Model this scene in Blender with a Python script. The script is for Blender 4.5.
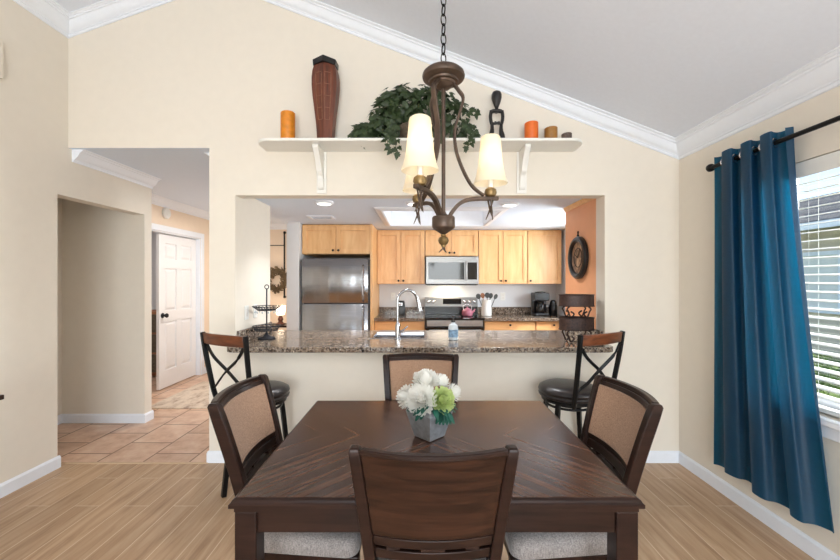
import bpy, bmesh, math, random
from mathutils import Vector, Matrix, Euler

# ------------------------------------------------------------------ clear
for o in list(bpy.data.objects):
    bpy.data.objects.remove(o, do_unlink=True)
S = bpy.context.scene
COL = S.collection
PI = math.pi
random.seed(7)

# ------------------------------------------------------------------ camera
cam_data = bpy.data.cameras.new('camera')
cam_data.sensor_width = 36.0
cam_data.lens = 385.0 * 36.0 / 840.0
cam_data.clip_start = 0.05
cam = bpy.data.objects.new('camera', cam_data)
cam.location = (0, 0, 1.42)
cam.rotation_euler = (PI / 2, 0, 0)
COL.objects.link(cam)
S.camera = cam

# ------------------------------------------------------------------ sky, sun, exposure
S.view_settings.view_transform = 'Standard'
S.view_settings.look = 'None'
S.view_settings.gamma = 1.0
S.view_settings.use_curve_mapping = False
S.view_settings.exposure = 0.42

W = bpy.data.worlds.new('sky')
S.world = W
W.use_nodes = True
wn = W.node_tree
bg = wn.nodes['Background']
sky = wn.nodes.new('ShaderNodeTexSky')
sky.sky_type = 'NISHITA'
sky.sun_disc = False
sky.sun_elevation = math.radians(50)
sky.sun_rotation = math.radians(120)
sky.air_density = 1.0
wn.links.new(sky.outputs[0], bg.inputs['Color'])
bg.inputs['Strength'].default_value = 0.26


def sun_lamp(name, direction, energy, color=(1, 0.95, 0.88)):
    d = bpy.data.lights.new(name, 'SUN')
    d.energy = energy
    d.color = color
    d.angle = math.radians(1.0)
    o = bpy.data.objects.new(name, d)
    o.rotation_euler = Vector(direction).to_track_quat('-Z', 'Y').to_euler()
    COL.objects.link(o)
    return o


def area_lamp(name, loc, direction, sx, sy, power, color=(1, 1, 1), shape='RECTANGLE', spread=PI):
    d = bpy.data.lights.new(name, 'AREA')
    d.shape = shape
    d.size = sx
    if shape in ('RECTANGLE', 'ELLIPSE'):
        d.size_y = sy
    d.energy = power
    d.color = color
    d.spread = spread
    o = bpy.data.objects.new(name, d)
    o.location = loc
    o.rotation_euler = Vector(direction).to_track_quat('-Z', 'Y').to_euler()
    COL.objects.link(o)
    return o


sun_lamp('sun', (-0.50, 0.45, -0.74), 4.0)
# daylight of the wide glass door behind the camera
area_lamp('door_daylight', (0.15, -3.25, 1.30), (0.03, 1, 0.02), 2.6, 2.2, 165, (0.92, 0.96, 1.0))
# low fill lamp added outside that door to brighten the ceiling
area_lamp('upward_fill', (0.1, -3.4, 0.35), (0.05, 0.75, 0.66), 2.6, 1.2, 62, (0.90, 0.95, 1.0))
# daylight of the kitchen's own window, out of sight past the orange wall
area_lamp('kitchen_window_daylight', (2.40, 4.42, 1.58), (-1, 0, 0.1), 0.95, 0.95, 60, (0.90, 0.96, 1.0))
# lamp added outside the curtained window to backlight blind and curtain
area_lamp('window_backlight', (3.1, 0.95, 2.35), (-0.62, 0.58, -0.42), 1.1, 1.3, 115, (0.93, 0.97, 1.0))


# ------------------------------------------------------------------ mesh helpers
class M:
    """collects shapes; build() links them as ONE mesh object"""

    def __init__(self):
        self.v = []
        self.f = []

    def add(self, verts, faces):
        n = len(self.v)
        self.v += [tuple(p) for p in verts]
        self.f += [tuple(i + n for i in q) for q in faces]
        return self

    def box(self, x0, x1, y0, y1, z0, z1):
        x0, x1 = min(x0, x1), max(x0, x1)
        y0, y1 = min(y0, y1), max(y0, y1)
        z0, z1 = min(z0, z1), max(z0, z1)
        return self.add([(x0, y0, z0), (x1, y0, z0), (x1, y1, z0), (x0, y1, z0),
                         (x0, y0, z1), (x1, y0, z1), (x1, y1, z1), (x0, y1, z1)],
                        [(0, 3, 2, 1), (4, 5, 6, 7), (0, 1, 5, 4), (1, 2, 6, 5), (2, 3, 7, 6), (3, 0, 4, 7)])

    def loft(self, rings, cap0=True, cap1=True, closed=True):
        n = len(rings[0])
        vs = [p for r in rings for p in r]
        fs = []
        for i in range(len(rings) - 1):
            for j in range(n if closed else n - 1):
                k = (j + 1) % n
                fs.append((i * n + j, i * n + k, (i + 1) * n + k, (i + 1) * n + j))
        if cap0:
            fs.append(tuple(range(n - 1, -1, -1)))
        if cap1:
            fs.append(tuple((len(rings) - 1) * n + j for j in range(n)))
        return self.add(vs, fs)

    def rect_rings(self, spec, cx=0.0, cy=0.0):
        return self.loft([[(cx - a, cy - b, z), (cx + a, cy - b, z), (cx + a, cy + b, z), (cx - a, cy + b, z)]
                          for a, b, z in spec])

    def rrect_rings(self, spec, cx=0.0, cy=0.0, seg=5):
        rings = []
        for a, b, r, z in spec:
            ring = []
            for sx, sy, a0 in ((1, 1, 0), (-1, 1, PI / 2), (-1, -1, PI), (1, -1, 1.5 * PI)):
                for k in range(seg + 1):
                    t = a0 + k / seg * PI / 2
                    ring.append((cx + sx * (a - r) + r * math.cos(t), cy + sy * (b - r) + r * math.sin(t), z))
            rings.append(ring)
        return self.loft(rings)

    def lathe(self, prof, c=(0, 0, 0), seg=24, axis='Z', cap=True, a0=0.0):
        rings = []
        for r, h in prof:
            ring = []
            for k in range(seg):
                t = a0 + 2 * PI * k / seg
                a, b = r * math.cos(t), r * math.sin(t)
                if axis == 'Z':
                    p = (a, b, h)
                elif axis == 'X':
                    p = (h, a, b)
                else:
                    p = (b, h, a)
                ring.append((c[0] + p[0], c[1] + p[1], c[2] + p[2]))
            rings.append(ring)
        return self.loft(rings, cap, cap)

    def tube(self, pts, r, seg=8, cap=True, flat=1.0, up=None):
        P = [Vector(p) for p in pts]
        n = len(P)
        R = r if isinstance(r, (list, tuple)) else [r] * n
        T = []
        for i in range(n):
            d = P[min(i + 1, n - 1)] - P[max(i - 1, 0)]
            T.append(d.normalized() if d.length > 1e-9 else Vector((0, 0, 1)))
        if up is None:
            up = Vector((0, 0, 1)) if abs(T[0].z) < 0.9 else Vector((1, 0, 0))
        N = (Vector(up) - T[0] * Vector(up).dot(T[0])).normalized()
        rings = []
        for i in range(n):
            N = (N - T[i] * N.dot(T[i])).normalized()
            B = T[i].cross(N)
            rings.append([tuple(P[i] + N * (R[i] * flat * math.cos(2 * PI * k / seg + PI / seg)) + B * (R[i] * math.sin(2 * PI * k / seg + PI / seg)))
                          for k in range(seg)])
        return self.loft(rings, cap, cap)

    def bar(self, pts, w, h, up=(0, 0, 1)):
        """rectangular section w (sideways) x h (along up) swept along pts"""
        P = [Vector(p) for p in pts]
        n = len(P)
        Wd = w if isinstance(w, (list, tuple)) else [w] * n
        Hd = h if isinstance(h, (list, tuple)) else [h] * n
        rings = []
        for i in range(n):
            t = (P[min(i + 1, n - 1)] - P[max(i - 1, 0)]).normalized()
            u = Vector(up)
            u = (u - t * u.dot(t)).normalized()
            b = t.cross(u)
            a, c = b * (Wd[i] / 2), u * (Hd[i] / 2)
            rings.append([tuple(P[i] - a - c), tuple(P[i] + a - c), tuple(P[i] + a + c), tuple(P[i] - a + c)])
        return self.loft(rings)

    def ball(self, c, r, seg=16, rings=10, sz=1.0):
        prof = [(max(1e-4, r * math.sin(PI * i / rings)), -r * sz * math.cos(PI * i / rings)) for i in range(rings + 1)]
        return self.lathe(prof, c, seg)

    def prism(self, poly, y0, y1, plane='XZ'):
        n = len(poly)
        def P(a, b, d):
            if plane == 'XZ':
                return (a, d, b)
            if plane == 'XY':
                return (a, b, d)
            return (d, a, b)
        vs = [P(a, b, y0) for a, b in poly] + [P(a, b, y1) for a, b in poly]
        fs = [tuple(range(n)), tuple(range(2 * n - 1, n - 1, -1))]
        for i in range(n):
            j = (i + 1) % n
            fs.append((i, i + n, j + n, j))
        return self.add(vs, fs)

    def torus(self, c, R, r, seg=24, s2=8, axis='Z', sx=1.0):
        vs, fs = [], []
        for i in range(seg):
            a = 2 * PI * i / seg
            for j in range(s2):
                b = 2 * PI * j / s2
                q = R + r * math.cos(b)
                x, y, z = q * math.cos(a) * sx, q * math.sin(a), r * math.sin(b)
                p = (x, y, z) if axis == 'Z' else ((z, x, y) if axis == 'X' else (x, z, y))
                vs.append((c[0] + p[0], c[1] + p[1], c[2] + p[2]))
        for i in range(seg):
            for j in range(s2):
                fs.append((i * s2 + j, ((i + 1) % seg) * s2 + j, ((i + 1) % seg) * s2 + (j + 1) % s2, i * s2 + (j + 1) % s2))
        return self.add(vs, fs)

    def xform(self, mat):
        self.v = [tuple(mat @ Vector(p)) for p in self.v]
        return self

    def build(self, name, mat, parent=None, origin=None, bevel=0.0, bseg=2, smooth=35, world=False, solid=0.0, sub=0):
        me = bpy.data.meshes.new(name)
        if parent is not None and world:
            origin = parent.location
        vs = self.v
        if origin is not None:
            ox, oy, oz = origin
            vs = [(x - ox, y - oy, z - oz) for x, y, z in vs]
        me.from_pydata(vs, [], self.f)
        bm = bmesh.new()
        bm.from_mesh(me)
        bmesh.ops.recalc_face_normals(bm, faces=bm.faces)
        bm.to_mesh(me)
        bm.free()
        me.materials.append(mat)
        if smooth:
            for p in me.polygons:
                p.use_smooth = True
            me.set_sharp_from_angle(angle=math.radians(smooth))
        o = bpy.data.objects.new(name, me)
        COL.objects.link(o)
        if parent is not None:
            o.parent = parent
        elif origin is not None:
            o.location = origin
        if solid:
            s = o.modifiers.new('solid', 'SOLIDIFY')
            s.thickness = solid
            s.offset = 0
        if bevel:
            b = o.modifiers.new('bevel', 'BEVEL')
            b.width = bevel
            b.segments = bseg
            b.limit_method = 'ANGLE'
            b.angle_limit = math.radians(40)
        if sub:
            s = o.modifiers.new('sub', 'SUBSURF')
            s.levels = sub
            s.render_levels = sub
        return o


def catmull(pts, n=6):
    P = [Vector(p) for p in pts]
    out = []
    for i in range(len(P) - 1):
        p0, p1, p2, p3 = P[max(i - 1, 0)], P[i], P[i + 1], P[min(i + 2, len(P) - 1)]
        for k in range(n):
            t = k / n
            out.append(0.5 * ((2 * p1) + (p2 - p0) * t + (2 * p0 - 5 * p1 + 4 * p2 - p3) * t * t + (3 * p1 - p0 - 3 * p2 + p3) * t ** 3))
    out.append(P[-1])
    return [tuple(p) for p in out]


def thing(name, label, cat, loc=(0, 0, 0), rz=0.0, group=None):
    o = bpy.data.objects.new(name, None)
    o.empty_display_size = 0.05
    COL.objects.link(o)
    o.location = loc
    o.rotation_euler = (0, 0, rz)
    return tag(o, label, cat, group)


def tag(o, label, cat, group=None, kind=None):
    o['label'] = label
    o['category'] = cat
    if group:
        o['group'] = group
    if kind:
        o['kind'] = kind
    return o


def struct(o):
    o['kind'] = 'structure'
    return o


def dup(root, loc, rz, label, group=None):
    r = root.copy()
    COL.objects.link(r)
    r.location = loc
    r.rotation_euler = (0, 0, rz)
    r['label'] = label
    if group:
        r['group'] = group
    for ch in list(root.children):
        c = ch.copy()
        COL.objects.link(c)
        c.parent = r
        for g in list(ch.children):
            d = g.copy()
            COL.objects.link(d)
            d.parent = c
    return r


# ------------------------------------------------------------------ materials
def srgb(r, g, b):
    def f(c):
        c /= 255.0
        return c / 12.92 if c <= 0.04045 else ((c + 0.055) / 1.055) ** 2.4
    return (f(r), f(g), f(b), 1.0)


def new_mat(name):
    m = bpy.data.materials.new(name)
    m.use_nodes = True
    nt = m.node_tree
    return m, nt, nt.nodes['Principled BSDF']


def N(nt, typ, **kw):
    n = nt.nodes.new(typ)
    for k, v in kw.items():
        setattr(n, k, v)
    return n


def coords(nt, kind='Object', scale=(1, 1, 1), rot=(0, 0, 0)):
    if kind == 'Position':
        g = N(nt, 'ShaderNodeNewGeometry')
        out = g.outputs['Position']
    else:
        g = N(nt, 'ShaderNodeTexCoord')
        out = g.outputs[kind]
    mp = N(nt, 'ShaderNodeMapping')
    mp.inputs['Scale'].default_value = scale
    mp.inputs['Rotation'].default_value = rot
    nt.links.new(out, mp.inputs[0])
    return mp.outputs[0]


def ramp(nt, fac, stops, interp='LINEAR'):
    r = N(nt, 'ShaderNodeValToRGB')
    r.color_ramp.interpolation = interp
    els = r.color_ramp.elements
    while len(els) < len(stops):
        els.new(0.5)
    for e, (p, c) in zip(els, stops):
        e.position = p
        e.color = c
    nt.links.new(fac, r.inputs[0])
    return r.outputs[0]


def bump(nt, height, bsdf, strength=0.1, dist=0.01):
    b = N(nt, 'ShaderNodeBump')
    b.inputs['Strength'].default_value = strength
    b.inputs['Distance'].default_value = dist
    nt.links.new(height, b.inputs['Height'])
    nt.links.new(b.outputs[0], bsdf.inputs['Normal'])


def plain(name, col, rough=0.5, metal=0.0, noise=0.06, scale=30, bmp=0.0, spec=None):
    m, nt, b = new_mat(name)
    n = N(nt, 'ShaderNodeTexNoise')
    n.inputs['Scale'].default_value = scale
    n.inputs['Detail'].default_value = 3
    nt.links.new(coords(nt), n.inputs['Vector'])
    lo = tuple(c * (1 - noise) for c in col[:3]) + (1,)
    hi = tuple(min(1, c * (1 + noise)) for c in col[:3]) + (1,)
    nt.links.new(ramp(nt, n.outputs[0], [(0.3, lo), (0.7, hi)]), b.inputs['Base Color'])
    b.inputs['Roughness'].default_value = rough
    b.inputs['Metallic'].default_value = metal
    if spec is not None:
        b.inputs['Specular IOR Level'].default_value = spec
    if bmp:
        bump(nt, n.outputs[0], b, bmp, 0.005)
    return m


def wood(name, dark, light, rough=0.35, scale=(2, 30, 30), spec=None, knots=0.0):
    m, nt, b = new_mat(name)
    v = coords(nt, 'Object', scale)
    n = N(nt, 'ShaderNodeTexNoise')
    n.inputs['Scale'].default_value = 1.0
    n.inputs['Detail'].default_value = 6
    n.inputs['Roughness'].default_value = 0.6
    n.inputs['Distortion'].default_value = 0.6
    nt.links.new(v, n.inputs['Vector'])
    nt.links.new(ramp(nt, n.outputs[0], [(0.28, dark), (0.72, light)]), b.inputs['Base Color'])
    b.inputs['Roughness'].default_value = rough
    if spec is not None:
        b.inputs['Specular IOR Level'].default_value = spec
    bump(nt, n.outputs[0], b, 0.05, 0.003)
    return m


def emis(name, col, strength):
    m, nt, b = new_mat(name)
    b.inputs['Base Color'].default_value = col
    b.inputs['Emission Color'].default_value = col
    b.inputs['Emission Strength'].default_value = strength
    b.inputs['Roughness'].default_value = 0.5
    return m


MT = {}
MT['wall'] = plain('wall_paint', srgb(230, 221, 207), 0.75, noise=0.012, scale=14, bmp=0.03)
MT['wall_warm'] = plain('wall_paint_peach', srgb(238, 218, 196), 0.75, noise=0.012, scale=14)
MT['wall_kitchen'] = plain('wall_paint_kitchen', srgb(222, 222, 224), 0.7, noise=0.012, scale=14)
MT['orange'] = plain('wall_paint_orange', srgb(230, 164, 120), 0.6, noise=0.03, scale=10)
MT['ceiling'] = plain('ceiling_paint', srgb(228, 233, 243), 0.85, noise=0.012, scale=40, bmp=0.04)  # bluish tint in the paint offsets warm light bounced off the floor
MT['ceiling_low'] = plain('ceiling_paint_low', srgb(222, 232, 246), 0.85, noise=0.012, scale=40)  # blue tint painted in where cooler light would fall
MT['trim'] = plain('trim_white', srgb(236, 240, 247), 0.4, noise=0.01)
MT['shelf'] = plain('shelf_paint', srgb(236, 233, 226), 0.45, noise=0.01)
MT['door'] = plain('door_white', srgb(240, 240, 242), 0.4, noise=0.01)
MT['black'] = plain('black_metal', srgb(24, 23, 23), 0.4, 0.6)
MT['black_plastic'] = plain('black_plastic', srgb(18, 18, 20), 0.3)
MT['iron'] = plain('dark_iron', srgb(44, 46, 52), 0.5, 0.6)
MT['bronze'] = plain('aged_bronze', srgb(82, 66, 55), 0.42, 0.5, noise=0.25, scale=25)
MT['brass'] = plain('antique_gold', srgb(128, 104, 66), 0.4, 0.6, noise=0.3, scale=40)
MT['chrome'] = plain('chrome', srgb(178, 180, 184), 0.12, 1.0, noise=0.01)
MT['nickel'] = plain('brushed_nickel', srgb(200, 200, 202), 0.25, 1.0, noise=0.02)
MT['dark_wood'] = wood('espresso_wood', srgb(27, 17, 14), srgb(50, 32, 26), 0.3, (6, 6, 40), spec=0.2)
MT['rail_wood'] = wood('espresso_wood_across', srgb(27, 17, 14), srgb(52, 34, 27), 0.28, (3, 40, 40), spec=0.2)
MT['panel_wood'] = wood('walnut_panel', srgb(24, 15, 11), srgb(62, 38, 27), 0.3, (3, 20, 44), spec=0.2)
MT['stool_wood'] = wood('stool_rail_wood', srgb(66, 30, 14), srgb(122, 68, 36), 0.32, (5, 30, 40))
MT['maple'] = wood('maple_cabinet', srgb(218, 160, 102), srgb(240, 194, 138), 0.38, (14, 14, 2.0))
MT['maple_h'] = wood('maple_cabinet_across', srgb(218, 160, 102), srgb(240, 194, 138), 0.38, (2.0, 14, 14))
MT['leather'] = plain('dark_leather', srgb(34, 27, 26), 0.32, noise=0.2, scale=60, bmp=0.08)
MT['white_plastic'] = plain('white_plastic', srgb(232, 231, 226), 0.4, noise=0.01)
MT['cream_ceramic'] = plain('white_ceramic', srgb(232, 228, 222), 0.25, noise=0.02)


def fabric(name, c0, c1, sx=260, sz=90):
    m, nt, b = new_mat(name)
    n = N(nt, 'ShaderNodeTexNoise')
    n.inputs['Scale'].default_value = 1
    n.inputs['Detail'].default_value = 2
    nt.links.new(coords(nt, 'Object', (sx * 0.35, sx * 0.35, sz * 3)), n.inputs['Vector'])
    n2 = N(nt, 'ShaderNodeTexNoise')
    n2.inputs['Scale'].default_value = 1
    nt.links.new(coords(nt, 'Object', (sx, sx, sz * 0.4)), n2.inputs['Vector'])
    mx = N(nt, 'ShaderNodeMath', operation='ADD')
    nt.links.new(n.outputs[0], mx.inputs[0])
    nt.links.new(n2.outputs[0], mx.inputs[1])
    h = N(nt, 'ShaderNodeMath', operation='MULTIPLY')
    nt.links.new(mx.outputs[0], h.inputs[0])
    h.inputs[1].default_value = 0.5
    nt.links.new(ramp(nt, h.outputs[0], [(0.38, c0), (0.62, c1)]), b.inputs['Base Color'])
    b.inputs['Roughness'].default_value = 0.85
    b.inputs['Sheen Weight'].default_value = 0.25
    bump(nt, h.outputs[0], b, 0.35, 0.002)
    return m


MT['tan_fabric'] = fabric('tan_weave', srgb(140, 104, 80), srgb(184, 148, 120), 420, 190)
MT['grey_fabric'] = fabric('grey_weave', srgb(108, 101, 98), srgb(158, 150, 146), 420, 150)


def planks():
    m, nt, b = new_mat('wood_look_planks')
    g = N(nt, 'ShaderNodeNewGeometry')
    sp = N(nt, 'ShaderNodeSeparateXYZ')
    nt.links.new(g.outputs['Position'], sp.inputs[0])
    cb = N(nt, 'ShaderNodeCombineXYZ')
    nt.links.new(sp.outputs[1], cb.inputs[0])
    nt.links.new(sp.outputs[0], cb.inputs[1])
    br = N(nt, 'ShaderNodeTexBrick')
    br.offset = 0.37
    br.offset_frequency = 2
    br.inputs['Scale'].default_value = 1
    br.inputs['Brick Width'].default_value = 0.92
    br.inputs['Row Height'].default_value = 0.155
    br.inputs['Mortar Size'].default_value = 0.003
    br.inputs['Mortar Smooth'].default_value = 0.2
    br.inputs['Color1'].default_value = (0, 0, 0, 1)
    br.inputs['Color2'].default_value = (1, 1, 1, 1)
    nt.links.new(cb.outputs[0], br.inputs['Vector'])
    mp = N(nt, 'ShaderNodeMapping')
    mp.inputs['Scale'].default_value = (2.2, 26, 1)
    nt.links.new(cb.outputs[0], mp.inputs[0])
    # shift the grain per plank
    ad = N(nt, 'ShaderNodeVectorMath', operation='ADD')
    nt.links.new(mp.outputs[0], ad.inputs[0])
    mu = N(nt, 'ShaderNodeVectorMath', operation='SCALE')
    nt.links.new(br.outputs['Color'], mu.inputs[0])
    mu.inputs['Scale'].default_value = 17.0
    nt.links.new(mu.outputs[0], ad.inputs[1])
    n = N(nt, 'ShaderNodeTexNoise')
    n.inputs['Scale'].default_value = 1
    n.inputs['Detail'].default_value = 6
    n.inputs['Roughness'].default_value = 0.62
    n.inputs['Distortion'].default_value = 0.5
    nt.links.new(ad.outputs[0], n.inputs['Vector'])
    grain = ramp(nt, n.outputs[0], [(0.27, srgb(158, 124, 94)), (0.48, srgb(190, 157, 124)), (0.75, srgb(208, 179, 148))])
    tint = N(nt, 'ShaderNodeMix', data_type='RGBA', blend_type='MULTIPLY')
    tint.inputs['Factor'].default_value = 1.0
    nt.links.new(grain, tint.inputs['A'])
    tr = ramp(nt, br.outputs['Color'], [(0, (0.84, 0.82, 0.80, 1)), (1, (1.0, 1.0, 1.0, 1))])
    nt.links.new(tr, tint.inputs['B'])
    mx = N(nt, 'ShaderNodeMix', data_type='RGBA')
    nt.links.new(br.outputs['Fac'], mx.inputs['Factor'])
    nt.links.new(tint.outputs['Result'], mx.inputs['A'])
    mx.inputs['B'].default_value = srgb(212, 188, 160)
    nt.links.new(mx.outputs['Result'], b.inputs['Base Color'])
    b.inputs['Roughness'].default_value = 0.42
    bump(nt, n.outputs[0], b, 0.06, 0.003)
    return m


def tiles():
    m, nt, b = new_mat('terracotta_tiles')
    g = N(nt, 'ShaderNodeNewGeometry')
    sp = N(nt, 'ShaderNodeSeparateXYZ')
    nt.links.new(g.outputs['Position'], sp.inputs[0])
    cb = N(nt, 'ShaderNodeCombineXYZ')
    nt.links.new(sp.outputs[1], cb.inputs[0])
    nt.links.new(sp.outputs[0], cb.inputs[1])
    br = N(nt, 'ShaderNodeTexBrick')
    br.offset = 0.5
    br.inputs['Scale'].default_value = 1
    br.inputs['Brick Width'].default_value = 0.42
    br.inputs['Row Height'].default_value = 0.36
    br.inputs['Mortar Size'].default_value = 0.007
    br.inputs['Mortar Smooth'].default_value = 0.2
    br.inputs['Color1'].default_value = (0, 0, 0, 1)
    br.inputs['Color2'].default_value = (1, 1, 1, 1)
    nt.links.new(cb.outputs[0], br.inputs['Vector'])
    n = N(nt, 'ShaderNodeTexNoise')
    n.inputs['Scale'].default_value = 7
    n.inputs['Detail'].default_value = 6
    n.inputs['Roughness'].default_value = 0.65
    nt.links.new(g.outputs['Position'], n.inputs['Vector'])
    c = ramp(nt, n.outputs[0], [(0.3, srgb(194, 154, 128)), (0.5, srgb(218, 182, 156)), (0.72, srgb(232, 206, 184))])
    tint = N(nt, 'ShaderNodeMix', data_type='RGBA', blend_type='MULTIPLY')
    tint.inputs['Factor'].default_value = 1.0
    nt.links.new(c, tint.inputs['A'])
    nt.links.new(ramp(nt, br.outputs['Color'], [(0, (0.82, 0.79, 0.77, 1)), (1, (1, 1, 1, 1))]), tint.inputs['B'])
    mx = N(nt, 'ShaderNodeMix', data_type='RGBA')
    nt.links.new(br.outputs['Fac'], mx.inputs['Factor'])
    nt.links.new(tint.outputs['Result'], mx.inputs['A'])
    mx.inputs['B'].default_value = srgb(128, 92, 70)
    nt.links.new(mx.outputs['Result'], b.inputs['Base Color'])
    b.inputs['Roughness'].default_value = 0.35
    bump(nt, n.outputs[0], b, 0.08, 0.004)
    return m


def granite():
    m, nt, b = new_mat('speckled_granite')
    v = coords(nt, 'Position')
    vo = N(nt, 'ShaderNodeTexVoronoi')
    vo.inputs['Scale'].default_value = 95
    nt.links.new(v, vo.inputs['Vector'])
    n = N(nt, 'ShaderNodeTexNoise')
    n.inputs['Scale'].default_value = 26
    n.inputs['Detail'].default_value = 5
    nt.links.new(v, n.inputs['Vector'])
    mx = N(nt, 'ShaderNodeMix', data_type='RGBA')
    mx.inputs['Factor'].default_value = 0.5
    nt.links.new(vo.outputs['Color'], mx.inputs['A'])
    nt.links.new(n.outputs['Color'], mx.inputs['B'])
    bw = N(nt, 'ShaderNodeRGBToBW')
    nt.links.new(mx.outputs['Result'], bw.inputs[0])
    c = ramp(nt, bw.outputs[0], [(0.30, srgb(40, 32, 28)), (0.42, srgb(90, 74, 62)), (0.52, srgb(150, 132, 114)),
                                 (0.62, srgb(106, 98, 92)), (0.72, srgb(190, 176, 158))])
    nt.links.new(c, b.inputs['Base Color'])
    b.inputs['Roughness'].default_value = 0.12
    return m


def chevron():
    """matched veneer: grain runs diagonally and meets on the two centre lines"""
    m, nt, b = new_mat('matched_veneer')
    t = N(nt, 'ShaderNodeTexCoord')
    sp = N(nt, 'ShaderNodeSeparateXYZ')
    nt.links.new(t.outputs['Object'], sp.inputs[0])
    ax = N(nt, 'ShaderNodeMath', operation='ABSOLUTE')
    ay = N(nt, 'ShaderNodeMath', operation='ABSOLUTE')
    nt.links.new(sp.outputs[0], ax.inputs[0])
    nt.links.new(sp.outputs[1], ay.inputs[0])
    s = N(nt, 'ShaderNodeMath', operation='SUBTRACT')
    a = N(nt, 'ShaderNodeMath', operation='ADD')
    for q in (s, a):
        nt.links.new(ax.outputs[0], q.inputs[0])
        nt.links.new(ay.outputs[0], q.inputs[1])
    cb = N(nt, 'ShaderNodeCombineXYZ')
    nt.links.new(s.outputs[0], cb.inputs[0])
    nt.links.new(a.outputs[0], cb.inputs[1])
    mp = N(nt, 'ShaderNodeMapping')
    mp.inputs['Scale'].default_value = (27, 1.0, 1)
    nt.links.new(cb.outputs[0], mp.inputs[0])
    n = N(nt, 'ShaderNodeTexNoise')
    n.inputs['Scale'].default_value = 1
    n.inputs['Detail'].default_value = 2.5
    n.inputs['Roughness'].default_value = 0.5
    nt.links.new(mp.outputs[0], n.inputs['Vector'])
    nt.links.new(ramp(nt, n.outputs[0], [(0.32, srgb(50, 32, 24)), (0.5, srgb(70, 46, 35)), (0.68, srgb(96, 65, 50))]), b.inputs['Base Color'])
    b.inputs['Roughness'].default_value = 0.23
    b.inputs['Specular IOR Level'].default_value = 0.5
    return m


def stainless():
    m, nt, b = new_mat('stainless_steel')
    n = N(nt, 'ShaderNodeTexNoise')
    n.inputs['Scale'].default_value = 1
    n.inputs['Detail'].default_value = 4
    nt.links.new(coords(nt, 'Object', (3, 3, 260)), n.inputs['Vector'])
    nt.links.new(ramp(nt, n.outputs[0], [(0.3, srgb(148, 148, 151)), (0.7, srgb(168, 168, 171))]), b.inputs['Base Color'])
    b.inputs['Metallic'].default_value = 1.0
    b.inputs['Roughness'].default_value = 0.22
    n2 = N(nt, 'ShaderNodeTexNoise')
    n2.inputs['Scale'].default_value = 1
    n2.inputs['Detail'].default_value = 1
    nt.links.new(coords(nt, 'Object', (5, 1, 0.6)), n2.inputs['Vector'])
    bump(nt, n2.outputs[0], b, 0.5, 0.03)
    return m


def thin_glass():
    m, nt, b = new_mat('window_glass')
    nt.nodes.remove(b)
    out = nt.nodes['Material Output']
    tr = N(nt, 'ShaderNodeBsdfTransparent')
    tr.inputs[0].default_value = (0.96, 0.97, 0.97, 1)
    gl = N(nt, 'ShaderNodeBsdfGlossy')
    gl.inputs['Roughness'].default_value = 0.02
    mx = N(nt, 'ShaderNodeMixShader')
    mx.inputs[0].default_value = 0.06
    nt.links.new(tr.outputs[0], mx.inputs[1])
    nt.links.new(gl.outputs[0], mx.inputs[2])
    nt.links.new(mx.outputs[0], out.inputs[0])
    return m


def translucent(name, col, amount, rough=0.8, vary=0.1, scale=(60, 60, 8), through=None):
    m, nt, b = new_mat(name)
    out = nt.nodes['Material Output']
    n = N(nt, 'ShaderNodeTexNoise')
    n.inputs['Scale'].default_value = 1
    n.inputs['Detail'].default_value = 3
    nt.links.new(coords(nt, 'Object', scale), n.inputs['Vector'])
    lo = tuple(c * (1 - vary) for c in col[:3]) + (1,)
    hi = tuple(min(1, c * (1 + vary)) for c in col[:3]) + (1,)
    c = ramp(nt, n.outputs[0], [(0.3, lo), (0.7, hi)])
    nt.links.new(c, b.inputs['Base Color'])
    b.inputs['Roughness'].default_value = rough
    t = N(nt, 'ShaderNodeBsdfTranslucent')
    if through:
        t.inputs[0].default_value = through
    else:
        nt.links.new(c, t.inputs[0])
    mx = N(nt, 'ShaderNodeMixShader')
    mx.inputs[0].default_value = amount
    nt.links.new(b.outputs[0], mx.inputs[1])
    nt.links.new(t.outputs[0], mx.inputs[2])
    nt.links.new(mx.outputs[0], out.inputs[0])
    return m


MT['planks'] = planks()
MT['tiles'] = tiles()
MT['granite'] = granite()
MT['chevron'] = chevron()
MT['steel'] = stainless()
MT['glass'] = thin_glass()
MT['curtain'] = translucent('blue_curtain', srgb(12, 54, 78), 0.30, 0.55, 0.14, (20, 20, 120), srgb(18, 140, 190))
MT['leaf'] = translucent('ivy_leaf', srgb(52, 68, 38), 0.15, 0.5, 0.45, (22, 22, 22))
MT['petal'] = translucent('white_petal', srgb(250, 248, 242), 0.35, 0.6, 0.02)
MT['petal_green'] = translucent('green_petal', srgb(206, 220, 150), 0.25, 0.6, 0.15)
MT['leaf_teal'] = translucent('teal_leaf', srgb(38, 98, 82), 0.15, 0.45, 0.25)
MT['galvanised'] = plain('galvanised_metal', srgb(164, 170, 176), 0.42, 0.45, noise=0.2, scale=45)
MT['dark_glass'] = plain('black_glass', srgb(14, 14, 16), 0.06)
MT['steel_matte'] = plain('brushed_steel', srgb(150, 149, 147), 0.38, 0.9, noise=0.04, scale=20)
MT['oven_black'] = plain('oven_black', srgb(20, 20, 21), 0.25)


def crown_prof():
    return [(0.0, 0.100), (0.009, 0.100), (0.012, 0.092), (0.012, 0.084), (0.019, 0.083), (0.021, 0.077), (0.030, 0.073), (0.044, 0.060), (0.056, 0.042),
            (0.064, 0.026), (0.068, 0.022), (0.076, 0.021), (0.078, 0.012), (0.086, 0.012), (0.090, 0.008), (0.100, 0.007), (0.100, -0.002), (0.0, -0.002)]


# ------------------------------------------------------------------ room measures
XL, XR, YB, YR = -2.74, 2.02, 3.0, -3.0     # dining room: left wall, right wall, back wall, rear wall
RX, RZ = -1.557, 3.826                        # ridge


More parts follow.
